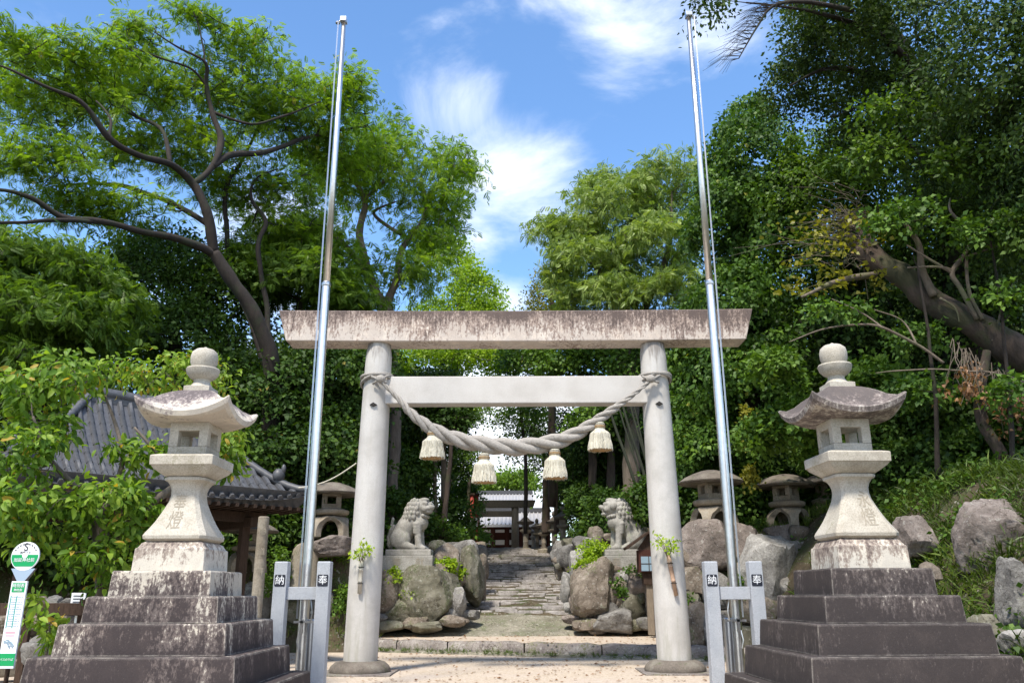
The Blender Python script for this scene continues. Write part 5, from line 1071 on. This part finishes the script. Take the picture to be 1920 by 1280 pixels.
tree('glossy tree with pale clustered leaves seen between the gate beams, right half', PL([(1110, 1010, 37, 16), (1110, 800, 37, 14), (1100, 700, 37, 6)]), [], [BL(1070, 680, 36, 50, 30, 1.6), BL(1130, 690, 37, 70, 50, 2.2), BL(1000, 690, 38, 70, 44, 2), BL(985, 775, 41, 40, 16, 1), BL(1180, 700, 35, 60, 60, 2), BL(1130, 790, 36, 60, 40, 2)], 330, 46, .6, .17, T_ROUND, 'lf_ivy', 'bark3', 27, shell=.5, t0=.65)
# dark trees on the right
tree('tall tree wrapped in dark ivy behind the right end of the gate', PL([(1400, 1050, 27, 50), (1405, 800, 27, 46), (1400, 500, 27, 36), (1410, 330, 27, 18)]), [],
    [BL(1400, 310, 26, 80, 80, 2.4), BL(1350, 420, 26, 60, 110, 2.0), BL(1440, 450, 26, 80, 130, 2.4), BL(1380, 600, 25.5, 80, 110, 2.2), BL(1330, 720, 25.6, 60, 120, 2), BL(1420, 740, 25.5, 80, 120, 2.2), BL(1340, 850, 25.4, 60, 60, 1.5), BL(1400, 230, 26.5, 44, 30, 1.4), BL(1290, 690, 27, 40, 110, 1.6), BL(1290, 830, 26.5, 50, 90, 1.6)],
    900, 62, .42, .15, T_ROUND, 'lf_ivy', 'bark1', 28, shell=.75, twigs=False, up=.25, flat=.35, droop=.5, t0=.5, acc=.004)
tree('huge dark overhanging evergreen filling the top right corner', PL([(1830, 1000, 24, 80), (1810, 700, 24, 70), (1790, 300, 23, 60), (1700, 120, 21, 40), (1620, -20, 20, 24)]),
    [PL([(1760, 220, 22, 26), (1660, 150, 20, 14), (1560, 130, 19, 8), (1480, 160, 19, 3)]), PL([(1790, 300, 23, 20), (1720, 150, 19, 20), (1640, 60, 18, 12), (1500, 20, 17, 6), (1400, 5, 16.5, 3)]), PL([(1800, 400, 23, 20), (1720, 290, 20, 8), (1650, 200, 19.5, 4), (1560, 220, 19, 2)])],
    [BL(1560, 110, 20, 100, 70, 2.0), BL(1470, 170, 20.5, 50, 40, 1.1), BL(1700, 60, 18, 150, 90, 2.2), BL(1850, 120, 15.5, 130, 130, 2), BL(1650, 210, 20, 130, 60, 2.0), BL(1820, 300, 18, 130, 110, 2.4), BL(1560, 20, 17.5, 100, 40, 1.6), BL(1322, 4, 16.5, 36, 20, .6), BL(1500, 60, 19, 36, 50, 1), BL(1900, 420, 18, 90, 110, 2), BL(1960, 250, 15, 90, 260, 2.4)],
    900, 64, .46, .125, T_LEAF, 'lf_deep', 'bark1', 29, shell=.35, low=-1, rmin=.008, up=.4, t0=.5)
tree('dark tree with sunlit mid green sprays right of the ivy wrapped tree', PL([(1600, 1000, 26, 44), (1590, 700, 26, 36), (1600, 420, 25, 20)]), [PL([(1595, 500, 25.5, 16), (1680, 380, 24, 9), (1760, 330, 22, 4)])],
    [BL(1540, 380, 24.5, 110, 90, 2.4), BL(1660, 350, 23, 110, 70, 2.4), BL(1740, 260, 21, 70, 40, 1.5), BL(1560, 300, 24, 90, 50, 2), BL(1780, 400, 22, 120, 60, 2.2), BL(1500, 500, 25, 60, 80, 2), BL(1640, 460, 25, 110, 60, 2.2), BL(1700, 215, 17.5, 80, 22, .8), BL(1830, 300, 16.5, 70, 26, .8), BL(1640, 300, 18, 70, 24, .8)],
    700, 56, .46, .15, T_LEAF, 'lf_mid', 'bark1', 30, shell=.55, up=.55, t0=.45)
tree('shaded dark broadleaf tree filling the right edge above the bank', PL([(1880, 960, 24, 60), (1870, 700, 24, 50), (1850, 500, 24, 30)]), [],
    [BL(1700, 560, 25.5, 150, 120, 2), BL(1880, 600, 23.5, 130, 160, 2.2), BL(1560, 650, 25.5, 110, 100, 2.0), BL(1720, 760, 25, 150, 100, 2), BL(1560, 800, 25, 120, 110, 2), BL(1880, 800, 22, 90, 90, 1.8), BL(1960, 480, 21, 90, 200, 2)],
    900, 44, .55, .16, T_ROUND, 'lf_deep', 'bark1', 31, shell=.6, up=.45, t0=.5)
tree('sunlit glossy shrubby tree left of the right tall lantern, just above the old lanterns', [], [], [BL(1450, 690, 20.5, 46, 36, .9), BL(1500, 790, 21, 60, 50, 1), BL(1440, 820, 21.5, 40, 50, 1), BL(1620, 720, 21.5, 60, 46, 1), BL(1560, 850, 22, 60, 40, 1), BL(1680, 760, 20.8, 50, 60, 1), BL(1730, 830, 20, 60, 44, 1)], 260, 46, .36, .15, T_ROUND, 'lf_ivy', 'bark1', 32, shell=.4, t0=.72)
# leaning trunk, bare limbs, withered vine
root = empty('leaning_tree', tuple(P(1990, 760, 17)), 'thick leaning bare trunk with broken end and pale crooked limbs at right', 'tree'); off = Matrix.Translation(-Vector(root.location)); m = MB(); nodes = []
nodes += limb(m, PL([(1990, 760, 17, 66), (1930, 672, 17, 62), (1840, 620, 17.3, 55), (1740, 560, 17.8, 48), (1660, 500, 18.2, 40), (1612, 468, 18.5, 30), (1600, 455, 18.6, 14)]), 6, 16, .10)
nodes += limb(m, PL([(1700, 530, 18, 30), (1640, 470, 18.3, 26), (1610, 420, 18.5, 22), (1606, 402, 18.5, 14)]), 5, 12, .06)
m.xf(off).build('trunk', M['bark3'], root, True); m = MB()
for l in ([(1750, 555, 17.4, 16), (1728, 500, 17.3, 13), (1722, 460, 17.2, 11), (1695, 420, 17.1, 7)], [(1830, 600, 17, 9), (1800, 540, 17, 9), (1785, 510, 17, 9), (1812, 470, 17, 8), (1812, 430, 17, 7), (1785, 395, 17, 5), (1785, 370, 17, 3)], [(1785, 510, 17, 6), (1750, 490, 17, 5), (1700, 460, 17.1, 3)],
          [(1840, 600, 17, 8), (1818, 550, 17, 7), (1812, 480, 17, 6)], [(1786, 505, 17, 5), (1760, 500, 17, 5), (1700, 500, 17.2, 3)], [(1800, 485, 17, 4), (1850, 470, 17, 3), (1910, 450, 17, 2)], [(1770, 680, 16.8, 6), (1720, 645, 16.8, 6), (1655, 612, 16.8, 5), (1600, 610, 17, 4), (1540, 620, 17, 3), (1480, 640, 17, 2)],
          [(1655, 612, 16.8, 4), (1620, 590, 17, 3), (1560, 560, 17, 2)], [(1720, 645, 16.8, 4), (1690, 600, 17, 3), (1640, 580, 17, 2)], [(1640, 515, 18.1, 14), (1560, 530, 17.6, 10), (1505, 556, 17.3, 5)], [(1860, 640, 17, 4), (1880, 570, 17, 3), (1900, 530, 17, 2)], [(1930, 720, 16.8, 5), (1860, 700, 16.8, 4), (1720, 690, 16.8, 3), (1640, 700, 17, 2)],
          [(1760, 560, 17.3, 6), (1790, 580, 17.2, 4), (1798, 606, 17.2, 2)]): nodes += limb(m, PL(l), 6, 8, .05)
rng = np.random.default_rng(5); bs = [P(1610 + rng.normal() * 20, 440 + rng.normal() * 34, 18.4) for _ in range(150)]
for a in bs:
    e = a + Vector((-abs(rng.normal()) * .9 + .15, rng.normal() * .4, rng.normal() * .28 + .05)); mid = (a + e) / 2 + Vector((0, 0, .12)); m.tube([a, mid, e], [.010, .007, .003], 4, False)
m.xf(off).build('bare_limbs', M['bark4'], root, True)
cs = np.array([tuple(P(1470 + rng.random() * 190, 400 + rng.random() * 150, 17.9 + rng.normal() * .4)) for _ in range(46)]); pos, xd, nd, sc, ti = leaves_at(cs, np.tile([0, -.3, 1.], (len(cs), 1)), 12, .30, .14, rng, t0=.6, acc=.03); leaf_mesh('leaves', T_ROUND, pos - np.array(root.location), xd, nd, sc, ti, M['lf_olive'], root)
tree('leafy saplings growing around and over the leaning trunk', PL([(1760, 900, 17.5, 10), (1750, 700, 17, 7), (1720, 500, 17, 4)]), [PL([(1900, 900, 16.6, 10), (1880, 600, 16.6, 6), (1850, 420, 16.6, 3)])], [BL(1700, 420, 16.8, 70, 50, .7), BL(1860, 440, 16.2, 90, 50, .7), BL(1900, 560, 16.2, 40, 40, .5), BL(1560, 590, 17.4, 60, 30, .6), BL(1720, 640, 17.6, 60, 30, .6), BL(1900, 740, 16, 40, 40, .5), BL(1740, 740, 17.6, 60, 40, .6)], 150, 30, .30, .12, T_ROUND, 'lf_ivy', 'bark1', 47, shell=.3, t0=.5, rmin=.006)
root = empty('withered_vine', tuple(P(1830, 720, 16.6)), 'withered pinkish brown vine hanging beneath the leaning trunk', 'vine'); m = MB(); cs = []
for _ in range(70):
    xq = 1785 + rng.random() * 150; a = P(xq, 632 + (xq - 1785) * .62 + rng.random() * 14, 16.8 + rng.normal() * .15); e = a + Vector((rng.normal() * .22 - .1, rng.normal() * .2, -.4 - rng.random() * .8)); m.tube([a - root.location, (a + e) / 2 + Vector((rng.normal() * .1, 0, 0)) - root.location, e - root.location], [.010, .008, .004], 4, False); cs += [tuple(e), tuple(a.lerp(e, .8))] if rng.random() < .5 else []
m.build('stems', M['bark4'], root); cs = np.array(cs); pos, xd, nd, sc, ti = leaves_at(cs, np.tile([0, -.6, .3], (len(cs), 1)), 12, .16, .10, rng, droop=1); leaf_mesh('leaves', T_ROUND, pos - np.array(root.location), xd, nd, sc, ti, M['lf_dead'], root)
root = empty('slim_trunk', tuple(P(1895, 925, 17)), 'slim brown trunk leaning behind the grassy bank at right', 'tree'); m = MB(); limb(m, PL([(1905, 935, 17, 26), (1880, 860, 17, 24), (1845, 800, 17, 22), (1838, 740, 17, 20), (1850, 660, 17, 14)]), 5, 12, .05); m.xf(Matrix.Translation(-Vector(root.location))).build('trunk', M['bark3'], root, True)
root = empty('bare_branch', tuple(P(1560, 10, 16.5)), 'leafless drooping branch tip against the sky at top right', 'branch'); m = MB(); main = limb(m, PL([(1600, 20, 16.8, 10), (1510, 4, 16.5, 8), (1450, 12, 16.3, 6), (1420, 50, 16.2, 4), (1385, 110, 16, 2)]), 8, 7)
for k in range(120):
    i = rng.integers(8, len(main)); a = Vector(main[i][:3]); d = Vector((-.30 - .55 * rng.random(), rng.normal() * .15, -.02 - .35 * rng.random())); m.tube([a, a + d * .5 + Vector((0, 0, .10)), a + d + Vector((0, 0, -.06))], [.007, .005, .003], 4, False)
m.xf(Matrix.Translation(-Vector(root.location))).build('twigs', M['bark1'], root, True)
# left side
tree('green feathery tree with tiny orange fruits at the far left, under the spreading tree', PL([(60, 1000, 23, 30), (70, 800, 23, 26), (90, 600, 23, 16)]), [],
    [BL(80, 520, 22, 130, 60, 2.2), BL(130, 610, 21.5, 90, 60, 2), BL(20, 610, 21, 80, 70, 2), BL(180, 560, 23, 70, 60, 1.8), BL(60, 690, 21, 90, 40, 1.8), BL(-30, 500, 21, 60, 90, 2)], 820, 22, .44, .22, T_FROND, 'lf_mid', 'bark1', 40, shell=.5, up=.6, droop=.45, t0=.5)
tree('dark leafy tree behind the left tall lantern', PL([(330, 1000, 29, 30), (330, 700, 29, 26), (320, 560, 29, 14)]), [], [BL(300, 540, 29, 110, 70, 2.6), BL(230, 640, 28.5, 80, 80, 2.2), BL(350, 650, 28, 110, 80, 2.4), BL(420, 560, 29, 90, 80, 2.4), BL(300, 480, 30, 90, 40, 2.2)], 560, 50, .6, .18, T_LEAF, 'lf_dark', 'bark1', 41, shell=.6, t0=.5)
tree('mid green sunlit tree just left of the top beam', PL([(560, 1000, 29.5, 24), (560, 700, 29.5, 22), (560, 560, 29.5, 12)]), [], [BL(560, 540, 29.5, 100, 60, 2.4), BL(470, 520, 29, 60, 60, 2), BL(640, 560, 30, 60, 40, 2), BL(560, 470, 30, 60, 36, 1.8)], 560, 22, .52, .24, T_FROND, 'lf_mid', 'bark1', 42, shell=.5, t0=.55)
tree('deep shaded tree mass between left flagpole and left gate pillar', PL([(620, 1000, 28.5, 24), (620, 800, 28.5, 20), (620, 680, 28.5, 10)]), [], [BL(620, 720, 28, 80, 80, 2.2), BL(540, 760, 27, 80, 90, 2.2), BL(600, 850, 26.5, 80, 70, 2), BL(440, 740, 27.5, 90, 80, 2.2), BL(480, 860, 26, 90, 60, 2), BL(670, 830, 28, 40, 120, 1.6), BL(700, 720, 29, 50, 90, 1.8), BL(550, 930, 26, 60, 50, 1.5), BL(640, 960, 26.5, 40, 60, 1.2)], 820, 46, .52, .16, T_ROUND, 'lf_dark', 'bark1', 43, shell=.65, t0=.42, acc=.004)
# near broadleaf tree
tree('near broadleaf tree with large light green leaves in front of the tiled shelter',
    PL([(195, 1180, 13.3, 44), (200, 1060, 13.3, 38), (180, 980, 13.2, 26), (150, 920, 13, 16)]), [PL([(190, 1040, 13.3, 26), (260, 960, 13.4, 18), (340, 900, 13.5, 14), (300, 860, 13.4, 8), (250, 800, 13.3, 4)]), PL([(150, 920, 13, 12), (90, 860, 12.6, 8), (60, 780, 12.4, 4)]), PL([(180, 980, 13.2, 14), (230, 860, 13.6, 9), (200, 740, 13.8, 4)]), PL([(340, 900, 13.5, 8), (390, 830, 13.7, 5), (350, 740, 13.9, 3), (300, 690, 13.9, 2)])],
    [BL(60, 730, 12.6, 74, 50, .7), BL(140, 700, 13.2, 50, 30, .6), BL(40, 850, 12.4, 76, 50, .7), BL(200, 930, 12.9, 100, 40, .8), BL(250, 985, 13.2, 60, 46, .6), BL(90, 960, 12.6, 90, 40, .7), BL(280, 850, 13.4, 44, 30, .5), BL(20, 950, 12, 50, 50, .6), BL(170, 1040, 12.9, 80, 34, .6), BL(90, 800, 12.9, 60, 34, .6), BL(230, 850, 13.4, 36, 14, .4), BL(430, 850, 14, 34, 36, .5), BL(60, 1010, 12.4, 50, 26, .5), BL(210, 1080, 13, 30, 26, .4)],
    225, 25, .22, .14, t_bigleaf(), 'lf_broad', 'bark2', 44, shell=.3, low=-1, up=.6, droop=.7, jit=.5, t0=.55, tv=.2, acc=.03, rmin=.006, flat=.5, var=.5)
tree('thin yellowing sprigs rising behind the left tall lantern', PL([(400, 900, 13.9, 10), (390, 800, 13.9, 8), (350, 720, 13.9, 4)]), [], [BL(300, 705, 13.8, 60, 30, .5), BL(400, 720, 14, 44, 40, .5), BL(220, 690, 13.6, 40, 20, .4), BL(425, 800, 14, 26, 40, .4), BL(350, 680, 13.9, 50, 16, .4)], 70, 20, .22, .12, t_bigleaf(), 'lf_broad', 'bark2', 45, shell=.3, low=-1, droop=.8, t0=.78, acc=.10, rmin=.005, name='sapling')
tree('small drooping weed sapling growing beside the left stone steps', PL([(80, 1250, 12.2, 6), (90, 1190, 12.2, 4), (90, 1160, 12.2, 3)]), [], [BL(90, 1165, 12.2, 22, 24, .3), BL(60, 1130, 12.2, 26, 14, .3), BL(100, 1200, 12.2, 12, 20, .2)], 14, 14, .16, .15, t_bigleaf(), 'lf_broad', 'bark2', 46, shell=.3, low=-1, droop=.8, t0=.65, acc=.1, rmin=.004, name='sapling')
# forest along the stairs: straight trunks and dark undergrowth
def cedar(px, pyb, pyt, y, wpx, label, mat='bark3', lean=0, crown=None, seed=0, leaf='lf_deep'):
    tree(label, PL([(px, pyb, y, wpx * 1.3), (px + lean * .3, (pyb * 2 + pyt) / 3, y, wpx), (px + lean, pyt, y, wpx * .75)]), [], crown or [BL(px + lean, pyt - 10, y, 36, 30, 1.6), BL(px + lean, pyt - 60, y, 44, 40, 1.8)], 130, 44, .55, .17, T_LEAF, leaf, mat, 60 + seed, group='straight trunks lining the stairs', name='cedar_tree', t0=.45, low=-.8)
cedar(797, 1010, 800, 36, 13, 'straight brown trunk, leftmost of the close group behind the left lion head', seed=1)
cedar(816, 1010, 800, 35, 9, 'thin grey trunk in the close group behind the left lion head', 'bark4', seed=2); cedar(832, 1010, 800, 35.5, 12, 'greyish trunk on the right of the close group behind the left lion', 'bark4', seed=3)
cedar(830, 1010, 820, 33, 10, 'slim reddish trunk leaning right, beside the close trunk group', lean=18, seed=4, crown=[BL(850, 790, 33.5, 34, 24, 1.2), BL(840, 740, 34, 40, 30, 1.4)], leaf='lf_dark'); cedar(880, 1010, 900, 44, 8, 'thin dark trunk below the lower left tassel', seed=5, crown=[BL(866, 870, 45, 26, 40, 1.5), BL(850, 800, 45, 24, 44, 1.2)], leaf='lf_dark')
cedar(1024, 1000, 860, 46, 14, 'brown trunk under the right-hand lower tassel, left one', seed=6, crown=[BL(1010, 850, 46, 36, 44, 2), BL(990, 800, 47, 26, 40, 1.6), BL(1040, 800, 46, 46, 46, 2)]); cedar(1043, 1000, 860, 44, 8, 'thinner brown trunk under the right-hand lower tassel', seed=7, crown=[BL(1060, 870, 50, 36, 50, 1.6)], leaf='lf_dark')
cedar(1145, 1000, 840, 37, 19, 'stout reddish trunk behind the right lion', seed=8, crown=[BL(1130, 830, 37.5, 50, 50, 2), BL(1180, 790, 37, 50, 50, 2)]); cedar(1100, 1000, 860, 40, 10, 'dim narrow trunk between path and right lion', seed=9, crown=[BL(1090, 860, 40, 44, 60, 2)], leaf='lf_dark')
rt = empty('bamboo_clump', tuple(P(1190, 1010, 31)), 'clump of leaning dark green stems behind the right gate pillar', 'bamboo'); off = Matrix.Translation(-Vector(rt.location))
for a, b, w_ in ((1215, 1150, 6), (1224, 1168, 4), (1234, 1176, 6), (1226, 1196, 4), (1240, 1190, 5)):
    m = MB(); limb(m, PL([(a, 1010, 31.5, w_), ((a + b) / 2 + 6, 900, 31.5, w_), (b, 790, 31.8, w_ * .8), (b - 18, 720, 32, w_ * .5)]), 4, 8); m.xf(off).build('stem', M['stem_green'], rt, True)
def shrub(label, blobs, n, leaf, seed, size=.16, per=46, cr=.42, t0=.45, tmpl=None, group=None, cat='shrub', **kw):
    return tree(label, [], [], blobs, n, per, cr, size, tmpl or T_ROUND, leaf, 'bark1', seed, group=group, name='shrub', cat=cat, twigs=False, t0=t0, **kw)
G1 = 'dark undergrowth beside the stairs'
tree('thin leafy branches crossing the white gap above the rope middle', PL([(985, 1000, 41, 8), (985, 850, 41, 7), (975, 770, 41, 3)]), [], [BL(930, 785, 41, 40, 22, 1.2), BL(965, 800, 41, 22, 26, 1), BL(905, 770, 41.5, 22, 14, 1), BL(955, 850, 42, 12, 16, .8), BL(895, 850, 42, 10, 20, .8)], 60, 26, .5, .15, T_LEAF, 'lf_mid', 'bark1', 48, shell=.2, low=-1, t0=.5)
shrub('dark undergrowth left of the stairs behind the left lion', [BL(760, 900, 34, 50, 60, 1.6), BL(720, 960, 31, 50, 40, 1.4), BL(800, 990, 32.5, 50, 20, 1.4), BL(850, 970, 36, 40, 34, 1.6), BL(780, 860, 38, 70, 90, 2)], 330, 'lf_dark', 81, group=G1)
shrub('bright green bushes left of the upper stairs near the vermilion posts', [BL(860, 1000, 40, 36, 16, 1.4), BL(870, 940, 48, 30, 44, 1.6), BL(845, 1005, 34, 26, 12, 1), BL(900, 1010, 50, 14, 8, 1)], 150, 'lf_ivy', 82, t0=.7)
shrub('dark undergrowth right of the stairs behind the small lanterns', [BL(1105, 945, 38, 34, 46, 1.8), BL(1140, 960, 34, 40, 40, 1.4), BL(1070, 905, 52, 40, 40, 2), BL(1110, 1000, 33, 24, 12, .8)], 300, 'lf_dark', 83, group=G1)
shrub('dark shrubbery behind the old lanterns at right', [BL(1300, 950, 26, 60, 60, 1.2), BL(1410, 930, 25.6, 60, 70, 1.2), BL(1530, 930, 26, 90, 60, 1.4), BL(1240, 950, 28, 60, 60, 1.5), BL(1660, 920, 24, 90, 50, 1.4)], 420, 'lf_dark', 84, t0=.5)
shrub('dark shrubbery behind the left old lantern and grey memorial stone', [BL(560, 990, 25.8, 60, 50, .9), BL(640, 1010, 26.4, 44, 50, .9), BL(480, 1010, 25, 60, 60, 1), BL(700, 1020, 28.4, 26, 50, .8)], 260, 'lf_dark', 85, t0=.55)
shrub('dense dark shrubs along the top of the grassy bank at right', [BL(1700, 870, 19.5, 70, 40, .8), BL(1800, 850, 18.5, 80, 46, .8), BL(1900, 830, 17.5, 70, 60, .8), BL(1640, 890, 20.5, 40, 40, .7), BL(1850, 890, 17.5, 60, 30, .6), BL(1760, 900, 18.5, 50, 26, .5), BL(1680, 800, 20, 60, 50, .8), BL(1780, 770, 19, 70, 50, .8)], 520, 'lf_dark', 92, size=.12, cr=.34, per=44, t0=.45)
shrub('ivy hanging over the far left hillside behind the shelter', [BL(100, 900, 26, 200, 120, 1.4), BL(380, 930, 26, 140, 80, 1.4), BL(-20, 1020, 24, 120, 100, 1.4), BL(250, 1060, 25, 160, 60, 1.2)], 600, 'lf_deep', 86, size=.2, cr=.6)
shrub('fresh light green weeds on the wall beside the right lion pedestal', [BL(1115, 1042, 28.1, 28, 30, .5), BL(1105, 1062, 27.6, 26, 14, .4)], 60, 'lf_lime', 87, size=.10, cr=.2, t0=.65, per=34)
shrub('fresh light green weeds on the wall below the left lion pedestal', [BL(830, 1058, 28.0, 26, 8, .3), BL(736, 1085, 27.0, 14, 20, .2), BL(766, 1110, 26.8, 7, 24, .12), BL(868, 1080, 28.6, 16, 12, .3), BL(842, 1072, 27.8, 8, 26, .2)], 56, 'lf_lime', 88, size=.10, cr=.16, t0=.6, per=30)
shrub('yellowish weeds growing over the wall right of the left granite posts', [BL(645, 1130, 24.6, 14, 50, .2), BL(638, 1040, 25, 14, 20, .2), BL(560, 1060, 24.8, 26, 20, .3), BL(600, 1060, 24.6, 20, 16, .3), BL(520, 1090, 24, 20, 60, .3)], 70, 'lf_ivy', 89, size=.10, cr=.2, t0=.75, per=34)
shrub('weeds growing in the joints of the right boulder wall', [BL(1160, 1110, 26.7, 6, 30, .1), BL(1190, 1070, 26.8, 20, 6, .2), BL(1290, 1140, 22.2, 12, 50, .2), BL(1380, 1110, 22.2, 8, 30, .15), BL(1370, 1000, 23.4, 40, 8, .3), BL(1410, 985, 23.8, 40, 10, .3), BL(1500, 1040, 23, 14, 40, .3)], 70, 'lf_ivy', 90, size=.10, cr=.18, t0=.6, per=34)
shrub('trailing yellow leafed vine hanging down between the two old lanterns', [BL(1403, 820, 23, 5, 60, .1), BL(1408, 900, 23, 8, 34, .12)], 36, 'lf_olive', 91, size=.12, cr=.14, t0=.8, per=14)
# backdrop of forest trees
BG = [(-120, 560, 36), (60, 600, 36), (200, 660, 37), (420, 640, 38), (600, 620, 40), (660, 700, 46), (700, 740, 60), (1190, 740, 58), (1200, 700, 46), (1260, 660, 42), (1400, 560, 40), (1560, 520, 38), (1720, 480, 36), (1880, 430, 34), (2020, 480, 32), (740, 820, 72), (1150, 830, 72)]
rng = np.random.default_rng(99); proto = None
for i, (px, py, y) in enumerate(BG):
    if proto is None:
        proto = tree('dim tree standing in the dark depth of the forest', [(0, y, 3, .3), (0, y, 7, .25), (0, y, 10, .12)], [], [(0, y, 10, 3.6, 3.2, 3.2), (1.2, y, 7, 3.4, 3, 2.8), (-1.4, y - .4, 5, 3.2, 3, 2.4), (.4, y, 3.2, 3.4, 3, 2)], 620, 42, .85, .26, T_LEAF, 'lf_deep', 'bark1', 99, group='background forest trees', twigs=False, t0=.5, shell=.7); o = proto
    else: o = copy_tree(proto)
    top = P(px, py, y).z; k = min(1.9, (top - 3) / 10.2); o.location = (P(px, py, y).x, y, 3 - 0 * k); o.rotation_euler = (0, 0, rng.random() * 6.28); o.scale = (min(1.25, max(1, k)), min(1.25, max(1, k)), k)
tree('hazy distant tree seen through the white gap under the rope', PL([(955, 960, 86, 6), (950, 900, 86, 4)]), [], [BL(950, 905, 86, 30, 18, 3), BL(925, 905, 88, 20, 10, 3), BL(905, 915, 86, 18, 12, 3), BL(985, 910, 86, 26, 24, 3)], 200, 34, 1.0, .34, T_LEAF, 'lf_mid', 'bark2', 98, t0=.6)

# ---------------------------------------------------------------- bamboo grass, litter
rng = np.random.default_rng(12); n = 5200
xs = 6.2 + rng.random(n * 2) * 6.0; ys = 8.5 + rng.random(n * 2) * 12.5; patch = np.array([noise.noise(Vector((a * .9, b * .9, 0))) for a, b in zip(xs, ys)]); keep = (patch > -.22) & (xs > 6.35); xs = xs[keep][:n]; ys = ys[keep][:n]
bp = np.array([(a, b, ground_z(a, b)) for a, b in zip(xs, ys)])
pos = np.repeat(bp, 7, axis=0); m_ = len(pos); d = rng.normal(size=(m_, 3)) * .62; d[:, 2] = abs(d[:, 2]) * .7 + .25; d[:, 1] -= .25; d[:, 0] -= .2; pos = pos + rng.normal(size=(m_, 3)) * .09 + np.array([0, 0, .05]); 
T_GR = (np.array([(0, -.03, 0), (0, .03, 0), (.5, .045, .02), (.5, -.045, .02), (1, 0, -.22)]), np.array([(0, 3, 2, 1), (3, 4, 2, 2)]))
o = leaf_mesh('bamboo_grass', T_GR, pos, d, np.cross(d, rng.normal(size=(m_, 3))) + np.array([0, 0, 1.2]), (.12 + .20 * rng.random(m_)), np.clip(.30 + .2 * rng.normal(size=m_) + np.repeat(.5 * patch[keep][:n], 7), 0, 1), M['lf_grass']); tag(o, 'bamboo grass covering the right bank', 'grass', kind='stuff')
# grass tufts along the old lantern ledges
xs = np.concatenate([5.0 + rng.random(500) * 6, -4.2 - rng.random(500) * 7]); ys = np.concatenate([23.2 + rng.random(500) * 1.6, 24.6 + rng.random(500) * 1.5]); bp = np.array([(a, b, ground_z(a, b)) for a, b in zip(xs, ys)]); pos = np.repeat(bp, 8, axis=0); m_ = len(pos); d = rng.normal(size=(m_, 3)) * .5; d[:, 2] = abs(d[:, 2]) + .3
o = leaf_mesh('ledge_grass', T_GR, pos + rng.normal(size=(m_, 3)) * .06, d, np.cross(d, rng.normal(size=(m_, 3))), .16 + .2 * rng.random(m_), np.clip(.5 + .2 * rng.normal(size=m_), 0, 1), M['lf_grass']); tag(o, 'short grass growing on the ledges behind the walls', 'grass', kind='stuff')
n = 1500; xs = 6.4 + rng.random(n) * 5.5; ys = 9 + rng.random(n) * 12; bp = np.array([(a, b, ground_z(a, b) + .08) for a, b in zip(xs, ys)]); pk = np.array([noise.noise(Vector((a * .7 + 9, b * .7, 2))) for a, b in zip(xs, ys)]) > .02; bp = bp[pk]
pos, xd, nd, sc, ti = leaves_at(bp, np.tile([-.5, -.3, .8], (len(bp), 1)), 26, .26, .10, rng, t0=.5, up=.3, flat=.5); o = leaf_mesh('bank_weeds', T_ROUND, pos, xd, nd, sc, ti, M['lf_ivy']); tag(o, 'leafy weeds and ivy patches on the right bank', 'weeds', kind='stuff')
n = 260; xs = rng.uniform(-6, 6, n); bp = np.array([(a, kerb_y(a) - rng.choice([.08, .45]) + rng.normal() * .03, .05) for a in xs]); pos = np.repeat(bp, 9, axis=0); d = rng.normal(size=(len(pos), 3)) * .5; d[:, 2] = abs(d[:, 2]) + .3
o = leaf_mesh('kerb_weeds', T_GR, pos, d, np.cross(d, rng.normal(size=(len(pos), 3))), .06 + .10 * rng.random(len(pos)), .3 + .3 * rng.random(len(pos)), M['lf_grass']); tag(o, 'tiny weeds along the foot of the kerb', 'weeds', kind='stuff')
# fallen leaves
n = 1500; xs = rng.uniform(-6, 6, n); ys = rng.uniform(14, 28, n); zz = np.array([(.03 if b < kerb_y(a) - .5 else .34) for a, b in zip(xs, ys)]); pos = np.stack([xs, ys, zz], 1); nd = np.tile([0, 0, 1.], (n, 1)) + .2 * rng.normal(size=(n, 3))
o = leaf_mesh('fallen_leaves', T_ROUND, pos, rng.normal(size=(n, 3)) * np.array([1, 1, .05]), nd, .05 + .05 * rng.random(n), rng.random(n) * .6, M['lf_dead']); tag(o, 'small fallen leaves scattered over the gravel', 'leaves', kind='stuff')
